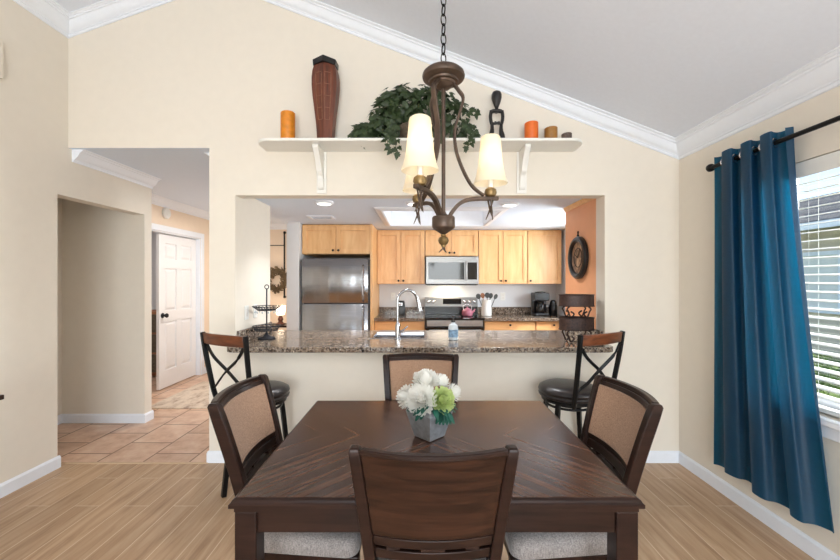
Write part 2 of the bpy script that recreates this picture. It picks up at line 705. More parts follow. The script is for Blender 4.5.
def zc(x):
    return 3.40 + 0.36 * (x + 2.74) if x < RX else 2.455 + 0.383 * (2.02 - x)


# floors
struct(M().box(XL - 0.12, XR + 0.12, YR - 0.12, YB, -0.06, 0).build('floor', MT['planks']))
struct(M().box(-5.0, XR + 0.12, YB, 7.2, -0.06, 0).build('floor_hall', MT['tiles']))
struct(M().box(XL, -1.642, 2.972, 2.998, 0.0, 0.004).build('trim_9', plain('threshold_strip', srgb(206, 178, 146), 0.5), smooth=0))
# vaulted ceiling: two slopes
m = M()
m.prism([(XL - 0.1, zc(XL - 0.1)), (RX, RZ), (XR + 0.1, zc(XR + 0.1)), (XR + 0.1, zc(XR + 0.1) + 0.1), (RX, RZ + 0.1), (XL - 0.1, zc(XL - 0.1) + 0.1)],
        YR - 0.1, YB + 0.1)
struct(m.build('ceiling', MT['ceiling'], smooth=0))
# back wall: pier on the right, pass-through, pier on the left, hall opening
PL, PR, HD, HH = -1.44, 1.44, 2.08, 2.45
PIER = -1.642
poly = [(XR + 0.1, 0), (XR + 0.1, zc(XR + 0.1)), (RX, RZ), (XL - 0.12, zc(XL - 0.12)), (XL - 0.12, HH), (PIER, HH), (PIER, 0), (PL, 0), (PL, HD), (PR, HD), (PR, 0)]
struct(M().prism(poly, YB, YB + 0.12).build('wall_back', MT['wall'], smooth=0))
struct(M().box(PL, PR, YB, YB + 0.12, 0, 0.875).build('wall_knee', MT['wall'], smooth=0))
# left wall with the alcove opening
m = M()
AY0, AY1, AZ = 2.91, 3.83, 2.07
m.prism([(YR - 0.1, 0), (AY0, 0), (AY0, AZ), (AY1, AZ), (AY1, 2.45), (YB, 2.45), (YB, zc(XL)), (YR - 0.1, zc(XL))], XL - 0.12, XL, 'YZ')
struct(m.build('wall_left', MT['wall'], smooth=0))
struct(M().box(-3.7, XL, AY1, AY1 + 0.1, 0, 2.46).build('wall_partition', MT['wall'], smooth=0))
m = M()
m.box(-3.68, -3.56, AY0 - 0.1, AY1, 0, 2.46)
m.box(-3.56, XL - 0.12, AY0 - 0.12, AY0, 0, 2.46)
struct(m.build('wall_alcove', MT['wall'], smooth=0))
struct(M().box(-3.7, XL - 0.12, AY0 - 0.12, AY1 + 0.1, 2.46, 2.5).build('ceiling_alcove', MT['ceiling_low'], smooth=0))
# right wall with the two windows
WY0, WY1, WZ0, WZ1 = 0.35, 2.225, 0.74, 2.05
m = M()
m.box(XR, XR + 0.12, YR - 0.1, WY0, 0, 2.49)
m.box(XR, XR + 0.12, WY0, WY1, 0, WZ0)
m.box(XR, XR + 0.12, WY0, WY1, WZ1, 2.49)
m.box(XR, XR + 0.12, WY1, YB + 0.1, 0, 2.49)
struct(m.build('wall_right', MT['wall'], smooth=0))
# rear wall with the wide glass door
m = M()
m.box(XL - 0.12, -2.0, YR - 0.12, YR, 0, 2.45)
m.box(1.6, XR + 0.12, YR - 0.12, YR, 0, 2.45)
m.prism([(XL - 0.12, 2.45), (XR + 0.1, 2.45), (RX, RZ), (XL - 0.12, zc(XL - 0.12))], YR - 0.12, YR)
struct(m.build('wall_rear', MT['wall'], smooth=0))
dr = struct(M().box(-2.0, -1.94, YR - 0.1, YR - 0.02, 0, 2.45).box(1.54, 1.6, YR - 0.1, YR - 0.02, 0, 2.45).box(-1.94, 1.54, YR - 0.1, YR - 0.02, 2.39, 2.45)
            .box(-0.24, -0.16, YR - 0.1, YR - 0.02, 0, 2.39).build('door_2', MT['trim']))
M().box(-1.94, 1.54, YR - 0.065, YR - 0.06, 0.0, 2.39).build('pane', MT['glass'], dr)

# crown mouldings of the vault
prof = crown_prof()


def crown_x(m, xa, xb, y, sgn, zf, ma=0, mb=0):
    """along X on a wall at y facing sgn*Y; ma/mb mitre at the ends"""
    rings = []
    for x, mt in ((xa, ma), (xb, mb)):
        rings.append([(x + mt * u, y + sgn * u, zf(x + mt * u) - v) for u, v in prof])
    m.loft(rings)


def crown_y(m, ya, yb, x, sgn, zf, ma=0, mb=0):
    rings = []
    for y, mt in ((ya, ma), (yb, mb)):
        rings.append([(x + sgn * u, y + mt * u, zf(x + sgn * u) - v) for u, v in prof])
    m.loft(rings)


m = M(); crown_x(m, XL, RX, YB, -1, zc, 1, 0); crown_x(m, RX, XR, YB, -1, zc, 0, -1)
struct(m.build('trim_1', MT['trim'], smooth=25))
m = M(); crown_y(m, YR, YB, XL, 1, zc, 0, -1)
struct(m.build('trim_2', MT['trim'], smooth=25))
m = M(); crown_y(m, YR, YB, XR, -1, zc, 0, -1)
struct(m.build('trim_3', MT['trim'], smooth=25))
HC = 2.45
m = M(); crown_y(m, YB + 0.03, AY1 + 0.1, XL, 1, lambda x: HC, 0, 0)
crown_y(m, YB + 0.11, 3.70, PIER, -1, lambda x: HC, 0, 0)
struct(m.build('trim_4', MT['trim'], smooth=25))

# pass-through side walls
struct(M().box(PIER, PL, YB + 0.12, 3.70, 0, HC).build('wall_stub', MT['wall'], smooth=0))
struct(M().box(PR, PR + 0.1, YB + 0.12, YB + 0.15, 0, 2.13).build('wall_jamb', MT['wall'], smooth=0))
struct(M().box(PR, PR + 0.1, YB + 0.15, 3.81, 0, 2.13).build('wall_orange', MT['orange'], smooth=0))
m = M()
m.loft([[(PR - 0.0, y, 2.088), (PR - 0.010, y, 2.088), (PR - 0.012, y, 2.10), (PR - 0.022, y, 2.122), (PR - 0.022, y, 2.13), (PR, y, 2.13)] for y in (3.16, 3.81)])
struct(m.build('trim_5', MT['maple_h'], smooth=0))

# kitchen shell
KB = 5.72
struct(M().box(-1.49, XR + 0.12, KB, KB + 0.1, 0, 2.3).build('wall_kitchen', MT['wall_kitchen'], smooth=0))
m = M().box(XR, XR + 0.12, YB + 0.12, 3.95, 0, 2.3).box(XR, XR + 0.12, 4.90, KB, 0, 2.3).box(XR, XR + 0.12, 3.95, 4.90, 0, 1.1).box(XR, XR + 0.12, 3.95, 4.90, 2.05, 2.3)
struct(m.build('wall_kitchen_right', MT['wall_kitchen'], smooth=0))
m = M().box(XR + 0.04, XR + 0.08, 3.95, 4.0, 1.1, 2.05).box(XR + 0.04, XR + 0.08, 4.85, 4.90, 1.1, 2.05).box(XR + 0.04, XR + 0.08, 4.0, 4.85, 1.1, 1.15).box(XR + 0.04, XR + 0.08, 4.0, 4.85, 2.0, 2.05)
w3 = struct(m.build('window_2', MT['trim'], smooth=0))
M().box(XR + 0.058, XR + 0.062, 4.0, 4.85, 1.15, 2.0).build('pane', MT['glass'], w3, smooth=0)
struct(M().box(-1.645, -1.495, 4.75, 7.1, 0, HC).build('wall_fridge', MT['wall_kitchen'], smooth=0))
KZ = 2.13
TX0, TX1, TY0, TY1 = -0.37, 0.80, 3.83, 4.88
for a, b, c, d in ((PIER, TX0 - 0.022, YB + 0.12, KB), (TX1 + 0.022, XR + 0.1, YB + 0.12, KB), (TX0 - 0.022, TX1 + 0.022, YB + 0.12, TY0 - 0.022), (TX0 - 0.022, TX1 + 0.022, TY1 + 0.022, KB)):
    struct(M().box(a, b, c, d, KZ, KZ + 0.04).build('ceiling_kitchen', MT['ceiling_low'], smooth=0))
struct(M().box(PIER, PIER + 0.04, 3.70, 4.75, KZ + 0.04, HC).build('wall_soffit', MT['ceiling_low'], smooth=0))
# tray of the ceiling light
tr = thing('tray_light', 'large rectangular recessed tray light with a white moulded rim in the kitchen ceiling', 'ceiling light', (0.5 * (TX0 + TX1), 0.5 * (TY0 + TY1), KZ))
m = M()
for a, b, c, d in ((TX0 - 0.02, TX0, TY0, TY1), (TX1, TX1 + 0.02, TY0, TY1), (TX0 - 0.02, TX1 + 0.02, TY0 - 0.02, TY0), (TX0 - 0.02, TX1 + 0.02, TY1, TY1 + 0.02)):
    m.box(a, b, c, d, KZ - 0.0005, KZ + 0.2)
m.build('tray_side', MT['trim'], tr, world=True, smooth=0)
m = M()
pr = [(0.0, 0.0), (0.0, 0.022), (0.015, 0.028), (0.04, 0.018), (0.07, 0.014), (0.085, 0.0)]
ring = []
for (cx, cy, sx, sy) in ((TX0, TY0, -1, -1), (TX1, TY0, 1, -1), (TX1, TY1, 1, 1), (TX0, TY1, -1, 1), (TX0, TY0, -1, -1)):
    ring.append([(cx + sx * u, cy + sy * u, KZ - v) for u, v in pr])
m.loft(ring, False, False)
m.build('rim', MT['trim'], tr, world=True, smooth=25)
MT['tray'] = emis('tray_diffuser', (0.8, 0.82, 0.84, 1), 0.5)
m = M().box(TX0, TX1, TY0, TY1, KZ + 0.2, KZ + 0.215)
m.build('diffuser', MT['tray'], tr, world=True, smooth=0)
m = M().box(TX0, TX1, 4.30, 4.33, KZ + 0.16, KZ + 0.2).box(0.20, 0.23, TY0, TY1, KZ + 0.16, KZ + 0.199)
m.build('diffuser_bar', MT['trim'], tr, world=True, smooth=0)

# hall shell
HX = -3.28
struct(M().box(-3.4, PIER, YB + 0.003, 7.1, HC - 0.0015, HC + 0.04).build('ceiling_hall', MT['ceiling_low'], smooth=0))
m = M()
m.box(HX - 0.12, HX, AY1 + 0.1, 4.35, 0, HC)
m.box(HX - 0.12, HX, 5.75, 7.1, 0, HC)
m.box(HX - 0.12, HX, 4.35, 5.75, 2.04, HC)
struct(m.build('wall_hall', MT['wall_warm'], smooth=0))
struct(M().box(HX - 0.12, -1.49, 7.1, 7.2, 0, HC).build('wall_far', MT['wall_warm'], smooth=0))
m = M(); crown_y(m, AY1 + 0.1, 7.1, HX, 1, lambda x: HC, 0, -1); crown_x(m, HX, -1.66, 7.1, -1, lambda x: HC, 1, 0)
struct(m.build('trim_6', MT['trim'], smooth=25))
# the room beyond the hall door
m = M()
m.box(-5.0, -4.9, AY1 + 0.1, 6.6, 0, 2.5).box(-4.9, HX - 0.12, 6.5, 6.6, 0, 2.5).box(-4.9, -3.72, AY1, AY1 + 0.1, 0, 2.5).box(-5.0, HX - 0.12, AY1, 6.6, 2.46, 2.5)
struct(m.build('wall_bedroom', MT['wall_kitchen'], smooth=0))
# hall door casing
m = M()
m.box(HX, HX + 0.018, 5.75, 5.825, 0, 2.115).box(HX, HX + 0.018, 4.275, 4.35, 0, 2.115).box(HX, HX + 0.018, 4.35, 5.75, 2.04, 2.115)
m.box(HX - 0.12, HX, 5.735, 5.75, 0, 2.04).box(HX - 0.12, HX, 4.35, 4.365, 0, 2.04).box(HX - 0.12, HX, 4.365, 5.735, 2.025, 2.04)
struct(m.build('trim_7', MT['trim'], bevel=0.004))


def six_panel(name, mat, w, h, t=0.035):
    """door leaf in the YZ plane, width along Y from 0, face at +X"""
    m = M()
    st = 0.11
    zs = [(0.22, 0.86), (1.0, 1.56), (1.68, h - 0.11)]
    ys = [(st, w / 2 - 0.05), (w / 2 + 0.05, w - st)]
    m.box(-t, -0.016, 0, w, 0, h)
    # stiles and rails
    for a, b in ((0, st), (w / 2 - 0.05, w / 2 + 0.05), (w - st, w)):
        m.box(-0.016, 0, a, b, 0, h)
    prev = 0.0
    for a, b in zs + [(h, h)]:
        for y0, y1 in ys:
            m.box(-0.016, 0, y0, y1, prev, a)
        prev = b
    for a, b in zs:
        for y0, y1 in ys:
            r = []
            for k, d in ((0.014, -0.0161), (0.018, -0.014), (0.045, -0.002)):
                r.append([(d, y0 + k, a + k), (d, y1 - k, a + k), (d, y1 - k, b - k), (d, y0 + k, b - k)])
            m.loft(r, False, True)
    return m


dm = six_panel('leaf', MT['door'], 0.81, 2.0)
dm.xform(Matrix.Translation((-3.335, 4.92, 0.012)))
d1 = struct(dm.build('door_1', MT['door'], smooth=0, origin=(-3.335, 4.92, 0)))
m = M()
m.lathe([(0.033, 0), (0.033, 0.006), (0.012, 0.012), (0.012, 0.035), (0.024, 0.042), (0.029, 0.055), (0.026, 0.066), (0.012, 0.072)], (-3.335, 4.985, 0.96), 18, 'X')
k = m.build('door_knob', MT['iron'], d1, world=True)
k['label'] = 'dark round door knob'

# baseboards
def bb_y(m, x, sgn, ya, yb):
    t = 0.014
    m.loft([[(x, y, 0), (x + sgn * t, y, 0), (x + sgn * t, y, 0.075), (x + sgn * t * 0.4, y, 0.09), (x, y, 0.09)] for y in (ya, yb)])


def bb_x(m, y, sgn, xa, xb):
    t = 0.014
    m.loft([[(x, y, 0), (x, y + sgn * t, 0), (x, y + sgn * t, 0.075), (x, y + sgn * t * 0.4, 0.09), (x, y, 0.09)] for x in (xa, xb)])


m = M(); bb_y(m, XL, 1, YR, AY0 + 0.014); bb_x(m, AY0, 1, XL - 0.12, XL)
struct(m.build('baseboard_left', MT['trim'], smooth=0))
m = M(); bb_x(m, AY1, -1, -3.56, XL); bb_y(m, XL, 1, AY1 - 0.014, AY1 + 0.114); bb_y(m, -3.56, 1, AY0, AY1)
struct(m.build('baseboard_alcove', MT['trim'], smooth=0))
m = M(); bb_x(m, YB, -1, PIER, XR); bb_y(m, PIER, -1, YB - 0.014, 3.70)
struct(m.build('baseboard_back', MT['trim'], smooth=0))
m = M(); bb_y(m, XR, -1, YR, YB)
struct(m.build('baseboard_right', MT['trim'], smooth=0))
m = M(); bb_y(m, HX, 1, 5.825, 7.1); bb_x(m, 7.1, -1, HX, -1.66); bb_y(m, HX, 1, AY1 + 0.1, 4.275)
struct(m.build('baseboard_hall', MT['trim'], smooth=0))

# right window: frame, sill, glass
m = M()
xw = XR + 0.085
m.box(xw, xw + 0.035, WY0, WY0 + 0.05, WZ0, WZ1).box(xw, xw + 0.035, WY1 - 0.05, WY1, WZ0, WZ1)
m.box(xw, xw + 0.035, WY0 + 0.05, WY1 - 0.05, WZ0, WZ0 + 0.06).box(xw, xw + 0.035, WY0 + 0.05, WY1 - 0.05, WZ1 - 0.05, WZ1)
wd = struct(m.build('window_1', MT['trim'], smooth=0))
M().box(xw + 0.014, xw + 0.018, WY0 + 0.05, WY1 - 0.05, WZ0 + 0.06, WZ1 - 0.05).build('pane', MT['glass'], wd, smooth=0)
m = M().box(XR - 0.045, xw, WY0 - 0.04, WY1 + 0.04, WZ0 - 0.035, WZ0 - 0.002)
m.box(XR - 0.02, XR - 0.001, WY0 - 0.02, WY1 + 0.02, WZ0 - 0.10, WZ0 - 0.035)
struct(m.build('trim_8', MT['trim'], bevel=0.005))
# blind
MT['blind'] = translucent('blind_slat', srgb(236, 234, 228), 0.12, 0.5, 0.01)
bl = thing('window_blind', 'white horizontal slat blind hanging in the window behind the blue curtain', 'blind', (XR + 0.045, 0.5 * (WY0 + WY1), WZ0))
bx = XR + 0.045
M().box(bx - 0.03, bx + 0.03, WY0 + 0.006, WY1 - 0.006, WZ1 - 0.055, WZ1 - 0.003).box(bx - 0.044, bx - 0.034, WY0 + 0.004, WY1 - 0.004, WZ1 - 0.085, WZ1 - 0.004).build('headrail', MT['white_plastic'], bl, world=True, bevel=0.003)
m = M()
z = WZ1 - 0.115
tl = math.radians(9)
while z > WZ0 + 0.05:
    r = []
    for y in (WY0 + 0.01, WY1 - 0.01):
        sec = []
        for q, dz in ((-0.024, -0.0), (0, 0.003), (0.024, 0.0), (0.024, 0.0028), (0, 0.0058), (-0.024, 0.0028)):
            sec.append((bx + q * math.cos(tl), y, z + q * math.sin(tl) + dz))
        r.append(sec)
    m.loft(r)
    z -= 0.0445
m.build('slats', MT['blind'], bl, world=True, smooth=60)
M().box(bx - 0.026, bx + 0.026, WY0 + 0.01, WY1 - 0.01, WZ0 + 0.008, WZ0 + 0.03).build('bottom_rail', MT['white_plastic'], bl, world=True, bevel=0.003)
for y in (0.6, 1.3, 2.02):
    m = M()
    for dx in (-0.026, 0.026):
        m.tube([(bx + dx, y, WZ0 + 0.02), (bx + dx, y, WZ1 - 0.05)], 0.0007, 5)
    m.build('ladder_cord', MT['white_plastic'], bl, world=True)

# ------------------------------------------------------------------ outside the window
MT['grass'] = plain('lawn', srgb(108, 128, 62), 0.9, noise=0.35, scale=12, bmp=0.2)
MT['stucco'] = plain('stucco', srgb(214, 200, 178), 0.9, noise=0.05, scale=30, bmp=0.1)
MT['roof'] = plain('shingle', srgb(92, 90, 90), 0.9, noise=0.35, scale=9, bmp=0.3)
struct(M().box(XR + 0.12, 30, -14, 30, -0.3, -0.12).build('ground', MT['grass'], smooth=0))
hs = thing('neighbour_house', 'beige stucco house with a grey shingle roof seen through the window blind', 'house', (9.0, 8.0, -0.12))
M().box(8.2, 12.2, 3.5, 18, -0.12, 2.55).build('house_wall', MT['stucco'], hs, world=True, smooth=0)
m = M().prism([(7.6, 2.42), (10.2, 3.42), (12.8, 2.42), (12.8, 2.56), (10.2, 3.57), (7.6, 2.56)], 3.0, 18.5)
m.build('roof', MT['roof'], hs, world=True, smooth=0)
M().box(7.56, 7.6, 3.0, 18.5, 2.40, 2.54).build('fascia', MT['trim'], hs, world=True, smooth=0)
for y in (7.4, 11.0):
    w = M().box(8.12, 8.198, y, y + 0.08, 0.75, 2.0).box(8.12, 8.198, y + 1.12, y + 1.2, 0.75, 2.0).box(8.12, 8.198, y + 0.08, y + 1.12, 0.75, 0.83).box(8.12, 8.198, y + 0.08, y + 1.12, 1.92, 2.0).build('window', MT['trim'], hs, world=True, smooth=0)
    M().box(8.16, 8.18, y + 0.08, y + 1.12, 0.83, 1.92).build('pane', MT['white_plastic'], w, origin=hs.location, smooth=0)
MT['hedge'] = translucent('hedge_leaf', srgb(96, 120, 54), 0.3, 0.6, 0.45, (8, 8, 8))


def leaf_cloud(m, fn, n, size, rnd):
    for _ in range(n):
        p = Vector(fn())
        e = Euler((rnd.uniform(-1, 1) * 1.2, rnd.uniform(-1, 1) * 1.2, rnd.uniform(0, 6.28))).to_matrix()
        s = size * rnd.uniform(0.6, 1.25)
        q = [(0, 0, 0), (s * 0.32, s * 0.4, 0.05 * s), (0, s, -0.08 * s), (-s * 0.32, s * 0.4, 0.05 * s)]
        m.add([p + e @ Vector(v) for v in q], [(0, 1, 2, 3)])


rnd = random.Random(3)
for i, (hx, hy, lab) in enumerate(((5.0, 5.3, 'leafy green bush low behind the window blind, the nearer to the curtain'), (5.2, 3.4, 'leafy green bush low behind the window blind, further from the curtain'))):
    sh = thing('shrub', lab, 'bush', (hx, hy, -0.12))

    def fn():
        while True:
            x, y, z = rnd.uniform(-1, 1), rnd.uniform(-1, 1), rnd.uniform(-1, 1)
            if 0.35 < x * x + y * y + z * z < 1:
                return (hx + x * 0.5, hy + y * 0.75, 0.22 + z * 0.33)
    m = M(); leaf_cloud(m, fn, 900, 0.09, rnd)
    m.build('foliage', MT['hedge'], sh, world=True, smooth=0)
    m = M()
    for k in range(5):
        m.tube([(hx, hy, -0.12), (hx + rnd.uniform(-0.2, 0.2), hy + rnd.uniform(-0.3, 0.3), 0.25)], [0.02, 0.008], 6)
    m.build('stem', MT['dark_wood'], sh, world=True)

# ------------------------------------------------------------------ curtain and rod
ct = thing('curtain_rod', 'black metal curtain rod with round ball finial above the window', 'curtain rod', (1.93, 1.4, 2.165))
M().tube([(1.93, 0.2, 2.165), (1.93, 2.54, 2.165)], 0.0125, 14).build('rod', MT['black'], ct, world=True)
m = M().lathe([(0.0125, 0), (0.018, 0.003), (0.024, 0.01), (0.026, 0.022), (0.024, 0.034), (0.012, 0.04)], (1.93, 2.535, 2.165), 18, 'Y')
m.build('finial', MT['black'], ct, world=True)
m = M().box(1.945, XR - 0.001, 2.35, 2.362, 2.155, 2.175).box(XR - 0.008, XR - 0.001, 2.335, 2.377, 2.135, 2.195)
m.build('bracket', MT['black'], ct, world=True)

cu = thing('curtain', 'deep blue grommet curtain panel hanging to one side of the window', 'curtain', (1.93, 2.25, 0.2))
# wave along Y: top tight, bottom flared towards the camera
NU, NV = 96, 40


def curt(u, v):
    """u 0 (by the corner) .. 1 (near edge), v 0 top .. 1 bottom"""
    top, bot = 2.225, 0.200 + 0.015 * math.sin(6.0 * u) + 0.03 * u
    y0 = 2.515 + 0.03 * v
    y1 = 2.025 - 0.215 * v ** 1.3
    # folds get wider towards the near edge
    ph = (u ** 1.15) * 3.5 * 2 * PI
    y = y0 + (y1 - y0) * u + 0.022 * math.sin(2 * ph + 0.5) * (1 - 0.5 * v)
    amp = 0.038 * (1 - 0.15 * v)
    s_ = math.sin(ph + 0.7 * v * math.sin(3 * u + 1))
    s_ = math.copysign(abs(s_) ** 0.75, s_)
    x = 1.93 + amp * s_ + 0.010 * v * math.sin(9 * u)
    x -= 0.006 * v
    x = min(x, 1.975)
    z = top + (bot - top) * v
    return (x, y, z)


m = M()
vs = [curt(i / NU, j / NV) for j in range(NV + 1) for i in range(NU + 1)]
fs = [(j * (NU + 1) + i, j * (NU + 1) + i + 1, (j + 1) * (NU + 1) + i + 1, (j + 1) * (NU + 1) + i) for j in range(NV) for i in range(NU)]
m.add(vs, fs)
m.build('fabric', MT['curtain'], cu, world=True, smooth=80)
for k in range(1, 7):
    u = (k + 0.5) / 7.0 * 1.0
    # where the cloth crosses the rod
    u = (k / 7.0) ** (1 / 1.15) if k else 0.012
    c = curt(u + 0.0, 0.03)
    d = Vector(curt(u + 0.01, 0.03)) - Vector(curt(max(u - 0.01, 0), 0.03))
    nrm = d.cross(Vector((0, 0, 1))).normalized()
    g = M().torus((0, 0, 0), 0.024, 0.0045, 22, 8, 'Z')
    q = Vector((0, 0, 1)).rotation_difference(nrm).to_matrix().to_4x4()
    g.xform(Matrix.Translation((1.93, c[1], 2.165)) @ q)
    g.build('grommet', MT['nickel'], cu, world=True)['label'] = 'silver grommet ring'

# ------------------------------------------------------------------ dining table
TCX, TCY, THX, THY = 0.05, 1.64, 0.626, 0.485
tb = thing('dining_table', 'dark brown wooden dining table with diagonal matched veneer top, flowers standing on it', 'table', (TCX, TCY, 0))
m = M().rect_rings([(THX - 0.03, THY - 0.03, 0.716), (THX - 0.012, THY - 0.012, 0.716), (THX - 0.012, THY - 0.012, 0.727), (THX, THY, 0.733), (THX, THY, 0.744), (THX - 0.005, THY - 0.005, 0.748),
                     (THX - 0.008, THY - 0.008, 0.754), (THX - 0.016, THY - 0.016, 0.7585)])
m.build('edge_moulding', MT['rail_wood'], tb, smooth=20)
M().rect_rings([(THX - 0.0165, THY - 0.0165, 0.7587), (THX - 0.0165, THY - 0.0165, 0.7594), (THX - 0.018, THY - 0.018, 0.7600)]).build('tabletop', MT['chevron'], tb, smooth=20)
m = M()
a, b = THX - 0.012, THY - 0.014
for y in (-b, b - 0.022):
    m.box(-a + 0.064, a - 0.064, y + (0.012 if y < 0 else -0.012), y + 0.022 + (0.012 if y < 0 else -0.012), 0.645, 0.7155)
for x in (-a, a - 0.022):
    m.box(x + (0.012 if x < 0 else -0.012), x + 0.022 + (0.012 if x < 0 else -0.012), -b + 0.064, b - 0.064, 0.645, 0.7155)
m.build('apron', MT['rail_wood'], tb, smooth=0, bevel=0.002)
for sx in (-1, 1):
    for sy in (-1, 1):
        x, y = sx * (a - 0.033), sy * (b - 0.033)
        M().rect_rings([(0.028, 0.028, 0.0), (0.033, 0.033, 0.45), (0.033, 0.033, 0.7155)], x, y).build('leg', MT['dark_wood'], tb, smooth=0, bevel=0.004)

# ------------------------------------------------------------------ dining chairs
def chair_back_y(z):
    """rear post centre line"""
    if z < 0.46:
        return -0.262 + (z / 0.46) * 0.044
    t = (z - 0.46) / 0.505
    return -0.218 - 0.120 * t ** 1.25


def chair_hw(z):
    return 0.185 + (0.232 - 0.185) * max(0.0, min(1.0, (z - 0.42) / 0.545))


def bowed(x, z, off=0.0, bow=0.046):
    hw = chair_hw(z) - 0.02
    k = min(1.0, max(0.0, (z - 0.5) / 0.45))
    return chair_back_y(z) - bow * (0.45 + 0.55 * k) * (1 - (x / hw) ** 2) + off


def bow_slab(m, x_of, zs, y_off, t, nx=17):
    """curved slab: zs bottom..top; x_of(z) half width; front face at bowed+y_off, thickness t backwards"""
    front, back = [], []
    rings = []
    for z in zs:
        h = x_of(z)
        row = [(-h + 2 * h * i / (nx - 1)) for i in range(nx)]
        ring = [(x, bowed(x, z, y_off), z) for x in row] + [(x, bowed(x, z, y_off - t), z) for x in reversed(row)]
        rings.append(ring)
    m.loft(rings)
    return m


def lin(a, b, n):
    return [a + (b - a) * i / (n - 1) for i in range(n)]


def make_chair(label):
    t = thing('dining_chair', label, 'chair', (0, 0, 0), 0, 'dining chairs around the table')
    # seat cushion
    m = M()
    spec = []
    for z, ins in ((0.402, 0.006), (0.408, 0.0), (0.448, 0.0), (0.462, 0.006), (0.471, 0.02), (0.475, 0.05)):
        spec.append((z, ins))
    rings = []
    for z, ins in spec:
        ring = []
        for sx, sy, a0 in ((1, 1, 0), (-1, 1, PI / 2), (-1, -1, PI), (1, -1, 1.5 * PI)):
            for k in range(7):
                q = a0 + k / 6 * PI / 2
                r = 0.04
                hx = 0.233 if sy > 0 else 0.205
                x = sx * (hx - ins - r) + r * math.cos(q)
                y = (0.194 if sy > 0 else -0.195) - sy * (ins + r) + r * math.sin(q)
                ring.append((x, y, z))
        rings.append(ring)
    m.loft(rings)
    m.build('seat', MT['grey_fabric'], t, smooth=50)
    m = M()
    for y0, y1, h in ((0.165, 0.187, 0.205), (-0.19, -0.168, 0.185)):
        m.box(-h, h, y0, y1, 0.35, 0.401)
    for s in (-1, 1):
        m.bar([(s * 0.19, -0.168, 0.3755), (s * 0.21, 0.165, 0.3755)], 0.022, 0.051)
    m.build('seat_frame', MT['rail_wood'], t, smooth=0, bevel=0.002)
    for s in (-1, 1):
        M().loft([[(s * 0.2 + dx * w, 0.175 + dy * w, z) for dx, dy in ((-1, -1), (1, -1), (1, 1), (-1, 1))] for z, w in ((0, 0.015), (0.35, 0.021), (0.400, 0.021))]).build('leg', MT['dark_wood'], t, smooth=0, bevel=0.003)
    # rear posts, foot to top
    for s in (-1, 1):
        rings = []
        for z in [0.0, 0.15, 0.3, 0.42] + lin(0.48, 0.955, 12) + [0.966]:
            d = 0.024 if z < 0.9 else 0.024 - 0.0035 * (z - 0.9) / 0.066
            if z > 0.96:
                d = 0.014
            w = 0.0165 if z < 0.96 else 0.012
            x, y = s * (chair_hw(z) - 0.0165), chair_back_y(z)
            rings.append([(x - w, y - d, z), (x + w, y - d, z), (x + w, y + d, z), (x - w, y + d, z)])
        M().loft(rings).build('post', MT['dark_wood'], t, smooth=40, bevel=0.004)
    inn = lambda z: chair_hw(z) - 0.034
    # wooden back panel with rounded upper edge
    m = M()
    bow_slab(m, inn, lin(0.688, 0.955, 12), 0.004, 0.02)
    p = m.build('back_panel', MT['panel_wood'], t, smooth=40, bevel=0.003)
    m = M()
    pts = [(x, bowed(x, 0.957, -0.006), 0.957) for x in lin(-inn(0.957), inn(0.957), 19)]
    m.bar(pts, 0.024, 0.016)
    m.build('top_rail', MT['rail_wood'], t, smooth=40, bevel=0.004, bseg=2)
    # front frame and fabric
    bow_slab(M(), inn, lin(0.688, 0.712, 3), 0.012, 0.0075).build('front_rail', MT['rail_wood'], t, smooth=40, bevel=0.002)
    bow_slab(M(), inn, lin(0.928, 0.946, 3), 0.012, 0.0075).build('front_rail', MT['rail_wood'], t, smooth=40, bevel=0.002)
    m = M()
    bow_slab(m, lambda z: inn(z) - 0.008, lin(0.715, 0.925, 9), 0.016, 0.012)
    fp = m.build('fabric_panel', MT['tan_fabric'], t, smooth=40, bevel=0.005, bseg=3)
    fp['label'] = 'tan woven fabric back panel'
    hw = lambda z: inn(z) - 0.007
    loop = [(x, bowed(x, 0.714, 0.016), 0.714) for x in lin(-hw(0.714), hw(0.714), 13)] + [(hw(z), bowed(hw(z), z, 0.016), z) for z in lin(0.72, 0.92, 6)] + \
           [(x, bowed(x, 0.926, 0.016), 0.926) for x in lin(hw(0.926), -hw(0.926), 13)] + [(-hw(z), bowed(-hw(z), z, 0.016), z) for z in lin(0.92, 0.72, 6)]
    loop.append(loop[0])
    M().tube(loop, 0.0035, 6).build('piping', MT['tan_fabric'], fp)
    # lower rails with narrow slots, then three slats
    m = M()
    bow_slab(m, inn, lin(0.652, 0.684, 3), 0.012, 0.026)
    m.build('lower_rail', MT['rail_wood'], t, smooth=40, bevel=0.003)
    m = M()
    bow_slab(m, inn, lin(0.606, 0.640, 3), 0.010, 0.022)
    m.build('lower_rail', MT['rail_wood'], t, smooth=40, bevel=0.003)
    for cx, w in ((-0.115, 0.035), (0.0, 0.062), (0.115, 0.035)):
        m = M()
        m.bar([(cx, bowed(cx, 0.640, 0), 0.6405), (cx, bowed(cx, 0.640, 0), 0.6515)], 0.02, w * 1.1, up=(1, 0, 0))
        m.build('spacer', MT['rail_wood'], t, smooth=0)
    for cx, w in ((-0.075, 0.03), (0.0, 0.03), (0.075, 0.03)):
        m = M()
        m.bar([(cx, bowed(cx, z, 0), z) for z in lin(0.500, 0.6055, 4)], 0.014, w, up=(1, 0, 0))
        m.build('slat', MT['dark_wood'], t, smooth=0, bevel=0.002)
    m = M()
    bow_slab(m, lambda z: chair_hw(z) - 0.034, lin(0.478, 0.4995, 2), 0.010, 0.022)
    m.build('lower_rail', MT['rail_wood'], t, smooth=0)
    return t


